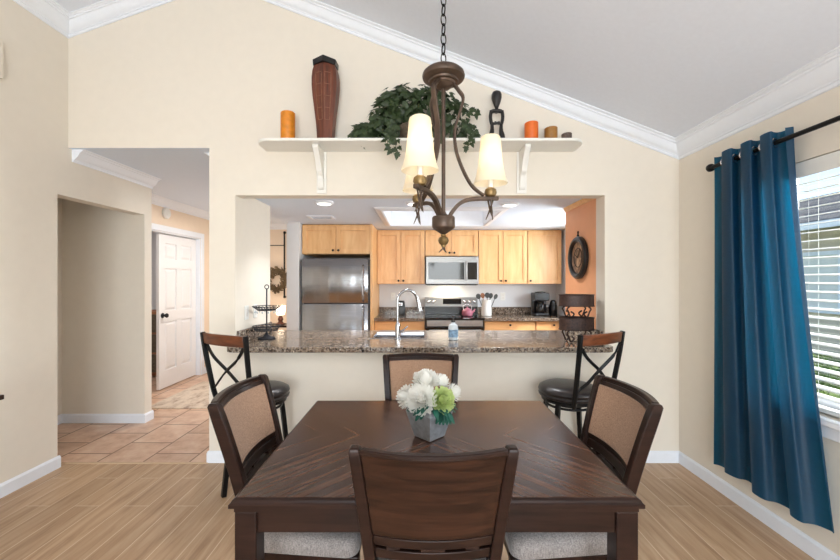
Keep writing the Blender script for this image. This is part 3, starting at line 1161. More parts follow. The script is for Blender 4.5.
ch0 = make_chair('dining chair nearest the viewer, its plain dark wooden back turned to the camera')
ch0.location = (0.037, 1.390, 0)
dup(ch0, (0.005, 2.012, 0), PI, 'dining chair at the far side of the table, tan fabric back right behind the flowers')
dup(ch0, (-0.422, 1.635, 0), -PI / 2, 'dining chair with tan fabric back on the table side towards the hallway')
dup(ch0, (0.528, 1.625, 0), PI / 2, 'dining chair with tan fabric back on the table side towards the blue curtain')


# ------------------------------------------------------------------ flower arrangement
def petal(m, base, d, up, L, w, curl, seg=4):
    d, up = Vector(d).normalized(), Vector(up)
    side = d.cross(up)
    side = side.normalized() if side.length > 1e-5 else Vector((1, 0, 0))
    nrm = side.cross(d).normalized()
    rows = []
    for i in range(seg + 1):
        t = i / seg
        ww = w * math.sin(PI * min(0.97, 0.12 + 0.80 * t)) ** 0.8
        c = Vector(base) + d * (L * t) + nrm * (curl * L * t * t)
        rows.append([c - side * ww / 2, c - nrm * ww * 0.15, c + side * ww / 2])
    vs = [p for r in rows for p in r]
    fs = []
    for i in range(seg):
        for j in range(2):
            fs.append((i * 3 + j, i * 3 + j + 1, (i + 1) * 3 + j + 1, (i + 1) * 3 + j))
    m.add(vs, fs)


def bloom(c, axis, R, n, rnd, w=0.34):
    n = int(n * 1.7)
    m = M()
    ax = Vector(axis).normalized()
    q = Vector((0, 0, 1)).rotation_difference(ax)
    ga = 2.39996
    for i in range(n):
        t = (i + 0.5) / n
        th = (0.06 + 1.75 * t ** 0.75)
        ph = i * ga
        d = q @ Vector((math.sin(th) * math.cos(ph), math.sin(th) * math.sin(ph), math.cos(th)))
        L = R * (0.92 + 0.14 * t) * rnd.uniform(0.93, 1.07)
        petal(m, Vector(c) - ax * R * 0.25, d, ax, L, R * w * (0.6 + 0.6 * t), 0.62 - 0.25 * t)
    return m


fx, fy = 0.040, 1.625
fl = thing('flower_arrangement', 'white and green artificial flowers in a square galvanised pot on the dining table', 'flowers', (fx, fy, 0.760))
m = M()
s = math.sqrt(0.5)
spec = [(0.047, 0.0), (0.054, 0.004), (0.078, 0.088), (0.084, 0.110), (0.079, 0.128), (0.076, 0.128), (0.079, 0.108), (0.07, 0.09)]
rot = math.radians(47)
rings = []
for h, z in spec:
    ring = []
    for k in range(4):
        aa = rot + k * PI / 2 + PI / 4 - PI / 4
        r = h * 1.2
        ring.append((fx + r * math.cos(aa + PI / 4 - math.radians(2)), fy + r * math.sin(aa + PI / 4 - math.radians(2)), 0.760 + z))
    rings.append(ring)
m.loft(rings)
m.build('pot', MT['galvanised'], fl, world=True, smooth=0, bevel=0.002)
rnd = random.Random(11)
blooms = [((fx - 0.016, fy - 0.005, 0.985), (-0.1, -0.35, 1), 0.058, 90, 'petal', 'large white bloom'),
          ((fx - 0.035, fy - 0.065, 0.925), (-0.2, -0.8, 0.55), 0.064, 95, 'petal', None),
          ((fx - 0.095, fy - 0.03, 0.925), (-0.9, -0.4, 0.4), 0.052, 70, 'petal', None),
          ((fx + 0.048, fy + 0.03, 0.965), (0.5, 0.1, 0.8), 0.05, 60, 'petal', None),
          ((fx + 0.10, fy + 0.0, 0.935), (0.9, -0.1, 0.4), 0.042, 55, 'petal', None),
          ((fx - 0.03, fy + 0.06, 0.96), (-0.2, 0.6, 0.8), 0.05, 60, 'petal', None),
          ((fx - 0.055, fy + 0.02, 1.0), (-0.5, 0.0, 0.9), 0.02, 25, 'petal', None)]
for c, ax, R, n, mt, lab in blooms:
    c = (c[0], c[1], c[2] + 0.012)
    R *= 0.94
    bloom(c, ax, R, n, rnd).build('bloom', MT[mt], fl, world=True, smooth=60)
bl_ = bloom((fx + 0.052, fy - 0.055, 0.932), (0.45, -0.8, 0.5), 0.052, 60, rnd, 0.5).build('bloom', MT['petal_green'], fl, world=True, smooth=60)
bl_['label'] = 'pale green bloom'
m = M()
for k in range(34):
    aa = rnd.uniform(0, 2 * PI)
    r0 = rnd.uniform(0.02, 0.06)
    base = (fx + r0 * math.cos(aa), fy + r0 * math.sin(aa), rnd.uniform(0.885, 0.93))
    petal(m, base, (math.cos(aa), math.sin(aa), rnd.uniform(-0.35, 0.5)), (0, 0, 1), rnd.uniform(0.06, 0.085), 0.024, -0.3)
for k in range(6):
    base = (fx + 0.045 + 0.006 * k, fy - 0.06, 0.89)
    petal(m, base, (0.12 * (k - 2.5), -0.45, -0.75), (0, 0, 1), 0.058, 0.02, 0.1)
m.build('leaves', MT['leaf_teal'], fl, world=True, smooth=60)
m = M()
for c, ax, R, n, mt, lab in blooms:
    m.tube([(fx, fy, 0.84), c], 0.003, 6)
m.build('stems', MT['leaf_teal'], fl, world=True)

# ------------------------------------------------------------------ bar stools
def make_stool(label):
    t = thing('bar_stool', label, 'stool', (0, 0, 0), 0, 'bar stools at the granite counter')
    m = M().lathe([(0.05, 0.598), (0.190, 0.600), (0.203, 0.606), (0.206, 0.618), (0.199, 0.628), (0.202, 0.634), (0.207, 0.645), (0.200, 0.662), (0.175, 0.676), (0.12, 0.684), (0.02, 0.687)], seg=40)
    m.build('seat', MT['leather'], t, smooth=40)['label'] = 'round dark leather seat'
    m = M().lathe([(0.17, 0.572), (0.185, 0.575), (0.185, 0.597), (0.05, 0.597)], seg=32).lathe([(0.06, 0.535), (0.1, 0.54), (0.1, 0.571), (0.05, 0.571)], seg=24)
    m.build('swivel_plate', MT['black'], t)
    for sx in (-1, 1):
        for sy in (-1, 1):
            pts = catmull([(sx * 0.115, sy * 0.115, 0.571), (sx * 0.130, sy * 0.130, 0.4), (sx * 0.150, sy * 0.150, 0.15), (sx * 0.162, sy * 0.162, 0.0)], 4)
            M().bar(pts, 0.030, 0.030, up=(1, 1, 0) if sx * sy > 0 else (1, -1, 0)).build('leg', MT['black'], t, smooth=40, bevel=0.003)
    M().torus((0, 0, 0.21), 0.206, 0.009, 36, 8).build('foot_ring', MT['black'], t)
    m = M()
    m.torus((0, 0, 0.545), 0.152, 0.009, 32, 8)
    m.build('leg_ring', MT['black'], t)
    # back
    P = lambda s: [(s * 0.163, -0.178, 0.585), (s * 0.178, -0.205, 0.66), (s * 0.190, -0.232, 0.80), (s * 0.200, -0.256, 0.95), (s * 0.206, -0.272, 1.077)]
    for s in (-1, 1):
        M().bar(catmull(P(s), 5), 0.03, 0.018, up=(1, 0, 0)).build('post', MT['black'], t, smooth=40, bevel=0.003)
    m = M()
    bend = lambda x: -0.032 * (1 - (x / 0.2) ** 2)
    rings = []
    for x in lin(-0.192, 0.192, 15):
        y = bend(x)
        zt = 1.078 - 0.004 * (x / 0.2) ** 2
        rings.append([(x, -0.258 + y - 0.011, 1.005), (x, -0.258 + y + 0.011, 1.005), (x, -0.270 + y + 0.011, zt), (x, -0.270 + y - 0.011, zt)])
    m.loft(rings)
    m.build('top_rail', MT['stool_wood'], t, smooth=30, bevel=0.004)['label'] = 'brown wooden top rail'
    by = lambda z: -0.205 - (z - 0.66) * 0.155
    for s in (-1, 1):
        pts = [(-s * 0.186, by(1.0) - 0.004, 1.0), (-s * 0.12, by(0.93) - 0.012, 0.92), (-s * 0.0, by(0.84) - 0.014, 0.835), (s * 0.095, by(0.75) - 0.012, 0.755), (s * 0.150, by(0.70), 0.715), (s * 0.176, by(0.69), 0.70)]
        off = 0.006 * s
        pts = [(x, y + off, z) for x, y, z in pts]
        M().bar(catmull(pts, 5), 0.011, 0.020, up=(0.7, 0, 0.7)).build('cross_brace', MT['black'], t, smooth=40, bevel=0.002)
    return t


st0 = make_stool('dark metal bar stool with cross back at the counter end by the hallway')
st0.location = (-1.125, 2.685, 0)
st0.rotation_euler = (0, 0, math.radians(-27))
st1 = dup(st0, (1.055, 2.735, 0), math.radians(28), 'dark metal bar stool with cross back at the counter end by the basket stand')
for st_, ang in ((st0, 27), (st1, -28)):        # the seat swivels, the legs stay square to the counter
    for c_ in st_.children:
        if c_.name.split('.')[0] == 'leg':
            c_.rotation_euler = (0, 0, math.radians(ang))

# ------------------------------------------------------------------ peninsula counter
m = M()
# outline with rounded front corners, sink cut out as a separate ring of slabs
CX0, CX1, CY0, CY1 = -1.437, 1.437, 2.855, 3.83
SX0, SX1, SY0, SY1 = -0.42, 0.05, 3.29, 3.66
def rounded_front():
    r = 0.09
    pts = []
    x0, x1 = CX0 - 0.03, CX1 + 0.03
    for k in range(9):
        q = PI + k / 8 * PI / 2
        pts.append((x0 + r + r * math.cos(q), CY0 + r + r * math.sin(q)))
    for k in range(9):
        q = 1.5 * PI + k / 8 * PI / 2
        pts.append((x1 - r + r * math.cos(q), CY0 + r + r * math.sin(q)))
    pts += [(x1, YB - 0.002), (CX1, YB - 0.002), (CX1, SY0), (CX0, SY0), (CX0, YB - 0.002), (x0, YB - 0.002)]
    return pts
m.prism(rounded_front(), 0.88, 0.92, 'XY')
m.box(CX0, SX0, SY0, SY1, 0.88, 0.92).box(SX1, CX1, SY0, SY1, 0.88, 0.92)
m.box(CX0, CX1, SY1, CY1, 0.88, 0.92)
ctp = thing('granite_countertop', 'long speckled brown granite breakfast bar countertop in the pass-through opening', 'countertop', (0, 3.3, 0.88))
m.build('slab', MT['granite'], ctp, world=True, smooth=0, bevel=0.004)
M().box(CX0, CX0 + 0.02, YB + 0.02, 3.69, 0.9205, 1.02).build('backsplash', MT['granite'], ctp, world=True, smooth=0, bevel=0.003)
M().box(CX1 - 0.02, CX1, YB + 0.02, 3.78, 0.9205, 1.02).build('backsplash', MT['granite'], ctp, world=True, smooth=0, bevel=0.003)
# cabinet base on the kitchen side
pc = thing('base_cabinet', 'maple base cabinets under the breakfast bar on the kitchen side', 'cabinet', (0, 3.5, 0))
m = M().box(-1.42, -0.46, 3.13, 3.76, 0.1, 0.878).box(0.09, 1.42, 3.13, 3.76, 0.1, 0.878).box(-0.46, 0.09, 3.13, 3.2, 0.1, 0.878).box(-0.46, 0.09, 3.72, 3.76, 0.1, 0.878).box(-1.42, 1.42, 3.13, 3.70, 0.0, 0.1)
m.build('body', MT['maple'], pc, world=True, smooth=0)
for x in (-1.41, -0.93, 0.1, 0.54, 0.98):
    M().box(x, x + 0.43, 3.76, 3.78, 0.14, 0.86).build('door', MT['maple'], pc, world=True, smooth=0, bevel=0.004)
# sink
sk = thing('kitchen_sink', 'double bowl stainless steel sink set in the granite bar', 'sink', (0.5 * (SX0 + SX1), 0.5 * (SY0 + SY1), 0.72))
m = M()
xm = 0.5 * (SX0 + SX1)
e = 0.004
m.rect_rings([(0.5 * (SX1 - SX0) + 0.012, 0.5 * (SY1 - SY0) + 0.012, 0.921), (0.5 * (SX1 - SX0) + 0.010, 0.5 * (SY1 - SY0) + 0.010, 0.9245), (0.5 * (SX1 - SX0) - 0.012, 0.5 * (SY1 - SY0) - 0.012, 0.9245)], xm, 0.5 * (SY0 + SY1))
m.f.pop(); m.f.pop()
for a0, a1 in ((SX0 + 0.012, xm - 0.012), (xm + 0.012, SX1 - 0.012)):
    cx_, hx_ = 0.5 * (a0 + a1), 0.5 * (a1 - a0)
    cy_, hy_ = 0.5 * (SY0 + SY1), 0.5 * (SY1 - SY0) - 0.012
    rings = []
    for q, z in ((0, 0.9245), (0.004, 0.9), (0.01, 0.76), (0.03, 0.74)):
        rings.append([(cx_ - hx_ + q, cy_ - hy_ + q, z), (cx_ + hx_ - q, cy_ - hy_ + q, z), (cx_ + hx_ - q, cy_ + hy_ - q, z), (cx_ - hx_ + q, cy_ + hy_ - q, z)])
    m.loft(rings, False, True)
m.box(xm - 0.012, xm + 0.012, SY0 + 0.012, SY1 - 0.012, 0.9, 0.9245)
m.build('basin', MT['steel'], sk, world=True, smooth=0)
# faucet
fa = thing('kitchen_faucet', 'tall chrome gooseneck kitchen faucet beside the sink', 'faucet', (-0.188, 3.245, 0.92))
fx0, fy0 = -0.188, 3.245
m = M().lathe([(0.03, 0.9205), (0.03, 0.928), (0.022, 0.934), (0.0205, 1.03), (0.016, 1.05), (0.013, 1.06)], (fx0, fy0, 0), 20)
m.build('base', MT['chrome'], fa, world=True)
pts = [(fx0, fy0, 1.055), (fx0, fy0, 1.20)]
R = 0.088
dirx, diry = 0.93, 0.37
for k in range(0, 15):
    q = PI - k / 14 * PI * 0.93
    d = R + R * math.cos(q)
    pts.append((fx0 + d * dirx, fy0 + d * diry, 1.245 + R * math.sin(q)))
ex = pts[-1]
M().tube(pts, 0.0115, 12).build('spout', MT['chrome'], fa, world=True)
M().tube([ex, (ex[0] + 0.010, ex[1] + 0.004, ex[2] - 0.03), (ex[0] + 0.026, ex[1] + 0.01, ex[2] - 0.11)], [0.0135, 0.015, 0.0205], 14).build('spray_head', MT['chrome'], fa, world=True)
M().tube([(fx0 + 0.02, fy0, 0.985), (fx0 + 0.05, fy0 + 0.01, 1.0), (fx0 + 0.085, fy0 + 0.02, 1.03)], [0.009, 0.007, 0.006], 10).build('handle', MT['chrome'], fa, world=True)
# soap bottle
MT['soap_glass'] = plain('pale_soap_bottle', srgb(198, 206, 210), 0.12, noise=0.05, scale=40)
MT['soap_label'] = plain('blue_label', srgb(120, 150, 176), 0.4, noise=0.4, scale=60)
sb = thing('soap_dispenser', 'pale soap bottle with blue label and black pump on the granite bar', 'soap bottle', (0.278, 3.22, 0.92))
M().lathe([(0.036, 0.9205), (0.041, 0.926), (0.041, 1.02), (0.036, 1.045), (0.016, 1.058), (0.016, 1.068)], (0.278, 3.22, 0), 24).build('bottle', MT['soap_glass'], sb, world=True)
M().lathe([(0.0418, 0.945), (0.0418, 1.008)], (0.278, 3.22, 0), 24, cap=False).build('label_band', MT['soap_label'], sb, world=True)
M().lathe([(0.018, 1.067), (0.018, 1.082), (0.006, 1.085), (0.006, 1.105), (0.012, 1.107), (0.012, 1.117), (0.004, 1.119)], (0.278, 3.22, 0), 16).tube([(0.278, 3.22, 1.112), (0.278, 3.185, 1.112), (0.278, 3.178, 1.102)], 0.005, 8).build('pump', MT['black_plastic'], sb, world=True)


# two-tier wire stand
def wire_basket(m, c, r0, r1, h):
    x, y, z = c
    m.torus((x, y, z + h), r1, 0.0035, 40, 6)
    m.torus((x, y, z), r0, 0.0035, 32, 6)
    m.torus((x, y, z + h * 0.5), (r0 + r1) / 2, 0.0022, 32, 6)
    n = 22
    for k in range(n):
        a, b = 2 * PI * k / n, 2 * PI * (k + 1) / n
        m.tube([(x + r0 * math.cos(a), y + r0 * math.sin(a), z), (x + r1 * math.cos(b), y + r1 * math.sin(b), z + h)], 0.0016, 5)
        m.tube([(x + r0 * math.cos(b), y + r0 * math.sin(b), z), (x + r1 * math.cos(a), y + r1 * math.sin(a), z + h)], 0.0016, 5)
    for k in range(8):
        a = 2 * PI * k / 8
        m.tube([(x, y, z), (x + r0 * math.cos(a), y + r0 * math.sin(a), z)], 0.0022, 5)


wx, wy = -1.302, 3.27
ws = thing('tiered_wire_stand', 'two-tier dark wire basket stand with ring top on the end of the granite bar', 'basket stand', (wx, wy, 0.92))
M().lathe([(0.07, 0.9205), (0.072, 0.928), (0.06, 0.936), (0.03, 0.944), (0.014, 0.96), (0.008, 0.98)], (wx, wy, 0), 28).build('base', MT['iron'], ws, world=True)
M().tube([(wx, wy, 0.975), (wx, wy, 1.345)], 0.006, 10).build('pole', MT['iron'], ws, world=True)
M().torus((wx, wy, 1.362), 0.017, 0.004, 24, 8, 'Y').build('ring', MT['iron'], ws, world=True)
m = M(); wire_basket(m, (wx, wy, 1.165), 0.072, 0.114, 0.032)
m.build('basket', MT['iron'], ws, world=True)
m = M(); wire_basket(m, (wx, wy, 0.995), 0.088, 0.112, 0.036)
m.build('basket', MT['iron'], ws, world=True)
m = M()
for k in range(12):
    a = 2 * PI * k / 12
    m.ball((wx + 0.092 * math.cos(a), wy + 0.092 * math.sin(a), 1.150), 0.006, 8, 6, 1.6)
m.build('bead_drops', MT['soap_glass'], ws, world=True)

# two-tier oval basket stand
MT['brown_weave'] = plain('dark_brown_weave', srgb(62, 40, 33), 0.55, noise=0.45, scale=70, bmp=0.4)
MT['rust'] = plain('rusty_iron', srgb(58, 42, 38), 0.55, 0.4, noise=0.3, scale=40)
bx_, by_ = 1.268, 3.12
bs = thing('tiered_basket_stand', 'two-tier dark brown oval basket stand on scrolled iron feet at the end of the bar', 'basket stand', (bx_, by_, 0.92))


def oval_band(m, z0, z1, a, b, t=0.006, seg=48):
    rings = []
    for rr, z in ((0, z0), (0, z1), (-t, z1), (-t, z0 + 0.006), (-a + 0.001, z0 + 0.006)):
        rings.append([(bx_ + (a + rr) * math.cos(2 * PI * k / seg), by_ + max(b + rr, 0.001) * math.sin(2 * PI * k / seg), z) for k in range(seg)])
    m.loft(rings, True, True)


for z0, z1 in ((1.208, 1.300), (1.018, 1.115)):
    m = M(); oval_band(m, z0, z1, 0.138, 0.092)
    bk = m.build('basket', MT['brown_weave'], bs, world=True, smooth=40)
    m = M()
    for z in (z0 + 0.003, z1):
        r = [(bx_ + 0.139 * math.cos(2 * PI * k / 40), by_ + 0.093 * math.sin(2 * PI * k / 40), z) for k in range(41)]
        m.tube(r, 0.004, 6)
    m.build('rim', MT['rust'], bk, origin=bs.location)


def scroll(m, x, y, zb, zt, s):
    pts = []
    for k in range(14):
        q = k / 13 * 2.2 * PI
        r = 0.005 + 0.022 * k / 13
        pts.append((x + s * (0.02 + r * math.cos(q)), y, zb + 0.03 + r * math.sin(q)))
    pts = list(reversed(pts))
    m.tube(catmull([(x + s * 0.01, y, zt), (x - s * 0.01, y, zt - 0.02), (x, y, zb + 0.05), (x + s * 0.02, y, zb + 0.005), (x + s * 0.045, y, zb + 0.03), (x + s * 0.02, y, zb + 0.05)], 5), 0.0065, 7)


for sx in (-1, 1):
    for dy in (-0.05, 0.05):
        m = M(); scroll(m, bx_ + sx * 0.085, by_ + dy, 0.922, 1.018, sx * -1)
        m.build('scroll_leg', MT['rust'], bs, world=True)
        m = M(); scroll(m, bx_ + sx * 0.085, by_ + dy, 1.118, 1.208, sx * -1)
        m.build('scroll_leg', MT['rust'], bs, world=True)

# wall clock on the orange wall
CY = 3.46
wc = thing('wall_clock', 'round black-framed wall clock with brown face hanging on the orange wall', 'clock', (PR, CY, 1.62))
M().lathe([(0.155, 0), (0.19, -0.006), (0.192, -0.028), (0.180, -0.042), (0.160, -0.046), (0.146, -0.036), (0.142, -0.014), (0.142, 0)], (PR - 0.0015, CY, 1.62), 48, 'X').build('frame', MT['black_plastic'], wc, world=True)


def face_mat():
    m, nt, b = new_mat('brown_clock_face')
    n = N(nt, 'ShaderNodeTexNoise')
    n.inputs['Scale'].default_value = 22
    n.inputs['Detail'].default_value = 4
    nt.links.new(coords(nt), n.inputs['Vector'])
    nt.links.new(ramp(nt, n.outputs[0], [(0.35, srgb(58, 44, 38)), (0.5, srgb(128, 96, 74)), (0.66, srgb(176, 146, 118))]), b.inputs['Base Color'])
    b.inputs['Roughness'].default_value = 0.35
    return m


M().lathe([(0.141, -0.018), (0.141, -0.020), (0.002, -0.020)], (PR, CY, 1.62), 40, 'X').build('face', face_mat(), wc, world=True)
M().torus((PR - 0.021, CY, 1.62), 0.085, 0.004, 32, 6, 'X').build('dial_ring', MT['iron'], wc, world=True)
m = M().bar([(PR - 0.0235, CY, 1.62), (PR - 0.0235, CY - 0.04, 1.69)], 0.003, 0.008, up=(0, 1, 0)).bar([(PR - 0.0265, CY, 1.62), (PR - 0.0265, CY + 0.07, 1.66)], 0.003, 0.006, up=(0, 0, 1))
m.build('hands', MT['black'], wc, world=True)
M().lathe([(0.008, 1.81), (0.012, 1.818), (0.006, 1.828), (0.006, 1.845), (0.01, 1.85), (0.003, 1.86)], (PR - 0.02, CY, 0), 12).build('crown_knob', MT['black'], wc, world=True)

# ------------------------------------------------------------------ wall shelf
SZ = 2.418
sh = thing('wall_shelf', 'long cream wall shelf with rounded ends above the pass-through opening', 'shelf', (0, YB, SZ))
r = 0.11
pts = [(-1.195, YB - 0.002)]
for k in range(9):
    q = PI + k / 8 * PI / 2
    pts.append((-1.195 + r + r * math.cos(q), 2.757 + r + r * math.sin(q)))
for k in range(9):
    q = 1.5 * PI + k / 8 * PI / 2
    pts.append((1.20 - r + r * math.cos(q), 2.757 + r + r * math.sin(q)))
pts.append((1.20, YB - 0.002))
M().prism(pts, SZ, SZ + 0.022, 'XY').build('shelf_board', MT['shelf'], sh, world=True, bevel=0.006, bseg=3)
for x in (-0.765, 0.79):
    prf = [(2.998, SZ - 0.001), (2.81, SZ - 0.001), (2.805, SZ - 0.02)]
    prf += [(p[1], p[2]) for p in catmull([(0, 2.81, SZ - 0.03), (0, 2.835, SZ - 0.055), (0, 2.875, SZ - 0.10), (0, 2.905, SZ - 0.15), (0, 2.915, SZ - 0.175), (0, 2.945, SZ - 0.20), (0, 2.955, SZ - 0.25), (0, 2.965, SZ - 0.285), (0, 2.98, SZ - 0.30)], 3)]
    prf += [(2.998, SZ - 0.30)]
    b_ = M().prism(prf, x - 0.021, x + 0.021, 'YZ').build('bracket', MT['shelf'], sh, world=True, smooth=40, bevel=0.003)
    M().box(x - 0.038, x + 0.038, 2.988, 2.9985, SZ - 0.325, SZ - 0.002).build('back_plate', MT['shelf'], b_, origin=sh.location, bevel=0.002)
    b_.visible_shadow = True
ST = SZ + 0.0225
# candles
MT['wax_amber'] = plain('amber_wax', srgb(214, 130, 26), 0.5, noise=0.18, scale=25)
MT['wax_orange'] = plain('orange_wax', srgb(222, 106, 34), 0.5, noise=0.06, scale=20)
MT['wax_olive'] = plain('olive_wax', srgb(150, 104, 44), 0.5, noise=0.1, scale=30)
MT['wax_brown'] = plain('brown_wax', srgb(92, 76, 68), 0.55, noise=0.3, scale=60)
for x, y, rr, h, mt, lab in ((-0.985, 2.87, 0.052, 0.225, 'wax_amber', 'tall amber pillar candle on the shelf end beside the wooden vase'),
                             (0.830, 2.87, 0.050, 0.150, 'wax_orange', 'bright orange pillar candle on the shelf beside the dark figurine'),
                             (0.976, 2.87, 0.047, 0.112, 'wax_olive', 'short olive brown pillar candle between the orange and the tiny brown candle'),
                             (1.093, 2.87, 0.037, 0.070, 'wax_brown', 'tiny dark brown candle at the very end of the shelf')):
    cd = thing('pillar_candle', lab, 'candle', (x, y, ST), 0, 'pillar candles on the wall shelf')
    tilt = 0.002
    ringz = []
    m = M()
    for q, zz in ((rr - 0.003, 0), (rr, 0.004), (rr, h - 0.004), (rr - 0.004, h), (rr - 0.012, h - 0.003), (0.004, h - 0.008)):
        ringz.append([(x + q * math.cos(2 * PI * k / 28), y + q * math.sin(2 * PI * k / 28), ST + zz + (tilt * math.cos(2 * PI * k / 28) * q / rr if zz > h * 0.5 else 0)) for k in range(28)])
    m.loft(ringz)
    m.build('wax', MT[mt], cd, world=True, smooth=40)
    M().tube([(x, y, ST + h - 0.009), (x + 0.002, y, ST + h + 0.008)], 0.0018, 6).build('wick', MT['black'], cd, world=True)

# tall wooden vase with lattice front
MT['vase_wood'] = wood('red_brown_wood', srgb(66, 30, 18), srgb(124, 66, 42), 0.45, (30, 30, 4))
MT['lattice'] = plain('pale_lattice', srgb(134, 92, 70), 0.6, noise=0.25, scale=50)
vx, vy = -0.708, 2.875
vs_ = thing('wooden_vase', 'tall bulging red-brown wooden vase with dark angular rim on the shelf', 'vase', (vx, vy, ST))
m = M()
prof_v = [(0.060, 0.0), (0.062, 0.06), (0.068, 0.14), (0.080, 0.24), (0.093, 0.34), (0.100, 0.42), (0.100, 0.48), (0.094, 0.53), (0.084, 0.565), (0.079, 0.575)]
rings = []
for h_, z in prof_v:
    rings.append([(vx - h_, vy + 0.045, ST + z), (vx - h_ * 0.92, vy - 0.035 * h_ / 0.1, ST + z), (vx, vy - 0.07 * h_ / 0.1, ST + z), (vx + h_ * 0.92, vy - 0.035 * h_ / 0.1, ST + z), (vx + h_, vy + 0.045, ST + z)])
m.loft(rings)
m.build('body', MT['vase_wood'], vs_, world=True, smooth=30)
m = M()
rimp = [(vx - 0.088, vy + 0.045), (vx - 0.082, vy - 0.032), (vx, vy - 0.066), (vx + 0.082, vy - 0.032), (vx + 0.088, vy + 0.045)]
rings = []
for k, z in ((1.0, 0.568), (1.04, 0.606), (0.9, 0.608), (0.86, 0.575)):
    rings.append([(vx + (a - vx) * k, vy + (b - vy) * k, ST + z + 0.018 * (1 - abs(a - vx) / 0.088)) for a, b in rimp])
m.loft(rings)
m.build('rim', MT['black_plastic'], vs_, world=True, smooth=0)
m = M()
for side in (-1, 1):
    for k in range(5):
        z = 0.16 + k * 0.085
        h_ = 0.062 + 0.038 * math.sin(min(1, z / 0.46) * PI / 2) ** 2
        xa, ya = vx + side * 0.012, vy - 0.07 * h_ / 0.1 - 0.001
        xb, yb = vx + side * h_ * 0.55, vy - 0.050 * h_ / 0.1 - 0.003
        m.bar([(xa, ya, ST + z), (xb, yb, ST + z)], 0.003, 0.004)
    for fr in (0.12, 0.55):
        pts = []
        for z in lin(0.16, 0.52, 10):
            h_ = 0.062 + 0.038 * math.sin(min(1, z / 0.46) * PI / 2) ** 2
            pts.append((vx + side * h_ * fr, vy - (0.07 - 0.036 * fr) * h_ / 0.1 - 0.002, ST + z))
        m.bar(pts, 0.004, 0.004)
m.build('lattice', MT['lattice'], vs_, world=True, smooth=0)

# ivy in a basket
MT['basket'] = plain('wicker_basket', srgb(86, 74, 58), 0.7, noise=0.4, scale=60, bmp=0.4)
ix, iy = -0.02, 2.872
iv = thing('potted_ivy', 'dark green trailing ivy in a basket on the shelf behind the chandelier', 'plant', (ix, iy, ST))
M().lathe([(0.095, 0), (0.105, 0.01), (0.115, 0.11), (0.112, 0.115), (0.1, 0.10)], (ix - 0.03, iy, ST), 24).build('basket', MT['basket'], iv, world=True)
rnd = random.Random(5)


def ivy_leaf(m, p, nrm, tip, s):
    n = Vector(nrm).normalized()
    t = Vector(tip)
    t = (t - n * t.dot(n))
    if t.length < 1e-4:
        return
    t.normalize()
    b = n.cross(t)
    shape = [(0, -0.05), (0.22, -0.22), (0.30, 0.0), (0.55, 0.08), (0.30, 0.32), (0.26, 0.55), (0.0, 1.0), (-0.26, 0.55), (-0.30, 0.32), (-0.55, 0.08), (-0.30, 0.0), (-0.22, -0.22)]
    vs = [Vector(p) + n * 0.06 * s]
    for a, c in shape:
        vs.append(Vector(p) + b * (a * s) + t * (c * s) - n * (0.35 * s * (a * a + 0.3 * c * c)))
    k = len(shape)
    m.add(vs, [(0, i + 1, (i + 1) % k + 1) for i in range(k)])


m = M()
n_leaf = 0
CR = [(-0.04, 0.0, 0.22, 0.27, 0.105, 0.22), (-0.22, 0.0, 0.16, 0.14, 0.09, 0.15), (0.25, 0.0, 0.15, 0.15, 0.09, 0.18), (0.12, 0.0, 0.28, 0.18, 0.1, 0.14), (-0.13, 0, 0.30, 0.17, 0.1, 0.12), (-0.40, 0, 0.07, 0.08, 0.07, 0.08)]
while n_leaf < 760:
    cx_, cy_, cz_, ra, rb, rc = rnd.choice(CR)
    d = Vector((rnd.gauss(0, 1), rnd.gauss(0, 1) - 0.3, rnd.gauss(0, 1) + 0.15)).normalized()
    rr = rnd.uniform(0.72, 1.04)
    p = Vector((ix + cx_ + d.x * ra * rr, iy + cy_ + d.y * rb * rr, ST + cz_ + d.z * rc * rr))
    if p.z < ST + 0.012 or p.y > 2.985:
        continue
    nn = d + Vector((rnd.uniform(-0.6, 0.6), -0.5 + rnd.uniform(-0.5, 0.5), 0.4 + rnd.uniform(-0.5, 0.5)))
    ivy_leaf(m, p, nn, (rnd.uniform(-1, 1) + d.x, rnd.uniform(-0.4, 0.2), rnd.uniform(-1.0, 0.2)), rnd.uniform(0.044, 0.072))
    n_leaf += 1
m.build('foliage', MT['leaf'], iv, world=True, smooth=0)
vines = [[(-0.28, -0.05, 0.10), (-0.38, -0.06, 0.12), (-0.45, -0.05, 0.05), (-0.50, -0.04, 0.03)],
         [(-0.2, -0.09, 0.08), (-0.215, -0.145, 0.02), (-0.21, -0.14, -0.05), (-0.195, -0.13, -0.10)],
         [(-0.14, -0.09, 0.08), (-0.15, -0.145, 0.03), (-0.155, -0.14, -0.04), (-0.14, -0.13, -0.14)],
         [(0.34, -0.05, 0.12), (0.40, -0.06, 0.10), (0.42, -0.06, 0.04), (0.45, -0.06, 0.03)],
         [(0.34, -0.07, 0.10), (0.37, -0.14, 0.04), (0.38, -0.142, -0.03), (0.35, -0.13, -0.09)],
         [(0.16, -0.09, 0.1), (0.15, -0.145, 0.02), (0.16, -0.14, -0.04)],
         [(0.36, -0.03, 0.2), (0.42, -0.04, 0.24), (0.44, -0.04, 0.2)]]
